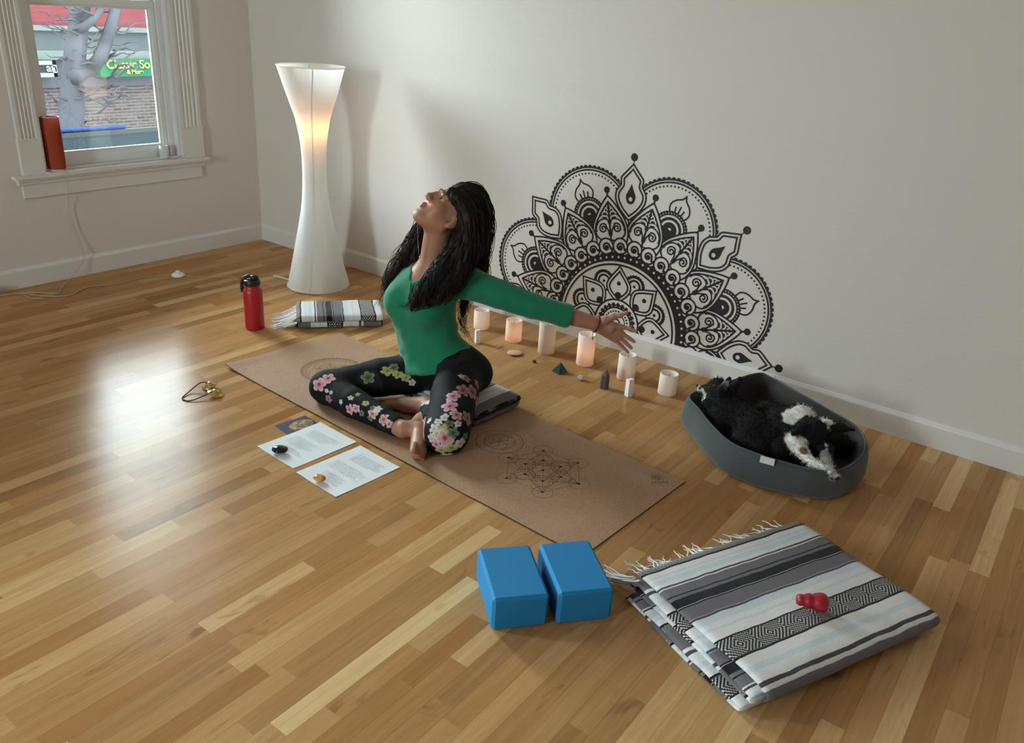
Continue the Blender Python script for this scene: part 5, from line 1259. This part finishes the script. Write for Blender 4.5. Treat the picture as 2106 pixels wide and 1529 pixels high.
# ------------------------------------------------------------------ the two dogs
M_FUR = mat('dog_coat', (.02, .02, .02), rough=.75, attr='tone', bump=.4, bump_s=180, spec=.25)
BLKF, WHTF, GRYF, TANF = np.array(srgb(17, 14, 15)), np.array(srgb(226, 222, 216)), np.array(srgb(128, 122, 118)), np.array(srgb(118, 92, 78))
def segdist(P, a, b):
    a, b = np.array(a), np.array(b); d = b-a; t = np.clip(((P-a)@d)/(d@d+1e-12), 0, 1); return np.linalg.norm(P-a-t[:, None]*d, axis=1)
def make_dog(label, sd, paints, nose, eyes, nf, seed, base, ears=()):
    t = thing('dog', label, 'dog', base)
    V, Q = sd.mesh(.0036); V = relax(V, Q, 1, .5); NV = normals_of(V, Q); jit = np.array([noise.noise(Vector((p*60).tolist())) for p in V])
    col = np.tile(BLKF, (len(V), 1))*(1+.5*np.clip(jit, -.5, 1))[:, None]
    for a, b, r, c in paints:
        d = segdist(V, a, b)-r+jit*.010; k = np.clip(.5-d/.006, 0, 1)[:, None]; col = col*(1-k)+c*k*(1+.12*jit[:, None])
    V = V+NV*(np.array([noise.noise(Vector((p[0]*150, p[1]*150, p[2]*60))) for p in V])*.0025)[:, None]
    o = obj('body', V, Q, M_FUR, t); color_attr(o, col)
    R = random.Random(seed); VV = []; FF = []; CC = []; n0 = 0
    for k in range(nf):
        i = R.randrange(len(V)); n = NV[i]
        if V[i, 2] < .05 or any(np.linalg.norm(V[i]-e_) < .026 for e_ in ears): continue
        flow = np.array([R.uniform(-.5, .5), R.uniform(-.5, .5), -.55]); tng = flow-n*(flow@n); d = n*.55+tng*.9; d /= np.linalg.norm(d); hd_ = min(np.linalg.norm(V[i]-np.array(nose)), .1)/.1
        L = R.uniform(.008, .020)*(.25+.75*hd_); p0 = V[i]-n*.001; p1 = p0+d*L*.5+n*L*.12; p2 = p0+d*L+np.array([0, 0, -L*.15])
        s = np.cross(d, n); s /= np.linalg.norm(s)+1e-9; w = .0011
        for q, ww in ((p0, w), (p1, w*.7), (p2, w*.1)): VV += [q+s*ww, q-s*ww, q+n*ww]
        for a in (0, 3): 
            for b in range(3): c = (b+1) % 3; FF.append((n0+a+b, n0+a+c, n0+a+3+c, n0+a+3+b))
        cc = col[i]*R.uniform(.8, 1.35); CC += [cc]*9; n0 += 9
    o = obj('fur', np.array(VV), FF, M_FUR, t); color_attr(o, np.array(CC)); o['kind'] = 'stuff'
    V, F = lathe([(0, -.006), (.005, -.004), (.0075, 0), (.006, .004), (0, .006)], nose, 14, cap=False); obj('nose', V, F, mat('dog_nose', srgb(24, 16, 16), rough=.3), t)
    for e in eyes: V, F = lathe([(0, -.005), (.0035, -.0035), (.005, 0), (.0035, .0035), (0, .005)], e, 12, cap=False); obj('eye', V, F, mat('dog_eye', srgb(22, 14, 12), rough=.08), t)
    return t
# first dog: lies with its chin on the bed's left rim, ears pricked
D = SDF()
hA = on(1477, 797, .190); mA0 = on(1462, 801, .182); mA1 = on(1440, 799, .172); nA = hA*0+on(1434.5, 794, .178)
D.ell(hA, (.038, .036, .034), k=.015); D.cap(mA0, mA1, .0215, .0125, k=.015)
D.cap(hA, on(1466, 825, .145), .028, .036, k=.02); D.cap(on(1480, 818, .165), on(1499, 852, .115), .038, .056, k=.03)
D.chain([on(1497, 852, .115), on(1525, 868, .105), on(1552, 888, .100), on(1585, 905, .098)], [.062, .070, .072, .062], k=.04)
D.chain([on(1478, 862, .10), on(1480, 890, .075)], [.040, .030], k=.03); D.chain([on(1535, 905, .095), on(1560, 925, .085)], [.055, .045], k=.03)
eA0, eA1 = on(1484, 803, .205), on(1500, 779, .246); D.cap(eA0, eA1, .0200, .0080, k=.006); D.cap(on(1505, 802, .200), on(1521, 781, .242), .0200, .0115, k=.008)
fA = (eA0-hA); toc = -CF
D.ell((eA0+eA1)/2+toc*.012+np.array([0, 0, -.003]), (.0105, .0105, .019), k=.004, sub=True)
make_dog('black dog with grey ears, resting its white muzzle on the left bed rim', D,
    [(mA0-np.array([0, 0, .016]), mA1-np.array([0, 0, .006]), .014, WHTF), (on(1443, 806, .165), on(1456, 822, .150), .016, WHTF), (mA0, on(1468, 796, .190)+toc*.02, .012, GRYF), ((eA0+eA1)/2+toc*.012, (eA0+eA1)/2+toc*.013, .0185, GRYF*1.1), (hA+toc*.03, hA+toc*.036, .012, np.array(srgb(70, 60, 58)))],
    nA, [hA+toc*.030-CR*.018+CU*.004], 4200, 5, (*on(1520, 880, .05)[:2], .036), [eA1, (eA0+eA1)/2, on(1519, 782, .238)])
# second dog: head lowered between its pale forelegs on the right
D = SDF()
hB = on(1672, 884, .182)
D.ell(hB, (.047, .044, .040), k=.02); mB = on(1688, 922, .125); D.cap(hB+np.array([0, 0, -.012]), mB, .034, .0175, k=.02)
D.cap(on(1645, 862, .175), on(1600, 880, .125), .052, .068, k=.04); D.chain([on(1615, 885, .120), on(1618, 915, .095), on(1600, 930, .085)], [.068, .062, .05], k=.04)
D.chain([on(1600, 862, .13), on(1575, 850, .11)], [.055, .045], k=.03)
D.cap(on(1698, 875, .195), on(1728, 880, .188), .024, .018, k=.02); D.cap(on(1724, 880, .190), on(1757, 884, .180), .017, .0045, k=.008)
D.cap(on(1650, 880, .195), on(1632, 892, .18), .020, .010, k=.012)
D.chain([on(1636, 912, .13), on(1650, 938, .105), on(1672, 957, .102), on(1700, 968, .104)], [.034, .027, .020, .0165], k=.02)
D.chain([on(1700, 925, .12), on(1699, 948, .112), on(1706, 966, .112), on(1714, 977, .113)], [.026, .019, .0145, .0135], k=.015)
pw = [((on(1700, 968, .104)), (.010, -.010)), ((on(1714, 977, .113)), (.008, -.012))]
for c, d_ in pw:
    for k in (-1, 0, 1): q = np.array([c[0]+d_[0]+k*.007, c[1]+d_[1]+k*.004, c[2]-.003]); D.ell(q, (.0075, .009, .0075), k=.005)
D.chain([on(1690, 905, .10), on(1730, 915, .085)], [.05, .04], k=.03)
make_dog('black dog with white neck and blaze, head lowered between pale forelegs', D,
    [(on(1628, 858, .19), on(1680, 846, .21), .036, WHTF), (on(1676, 846, .21), on(1700, 866, .215), .021, WHTF), (on(1698, 864, .215), on(1705, 880, .205), 0.0095, WHTF), (on(1704, 902, .16)+toc*.01, on(1699, 920, .14)+toc*.01, .009, WHTF),
     (on(1634, 908, .14), on(1700, 968, .104), .034, WHTF), (on(1648, 918, .14)+toc*.02, on(1652, 930, .12)+toc*.02, .014, TANF*1.2), (on(1696, 938, .12), on(1714, 977, .113), .021, GRYF*1.5), (on(1712, 975, .113), on(1715, 979, .112), .012, WHTF)],
    mB+toc*.013+CU*(-.008), [hB+toc*.036+CR*.020-CU*.006, hB+toc*.038-CR*.016-CU*.002], 4600, 9, (*on(1650, 910, .05)[:2], .036), [on(1745, 883, .183), on(1757, 884, .18)])
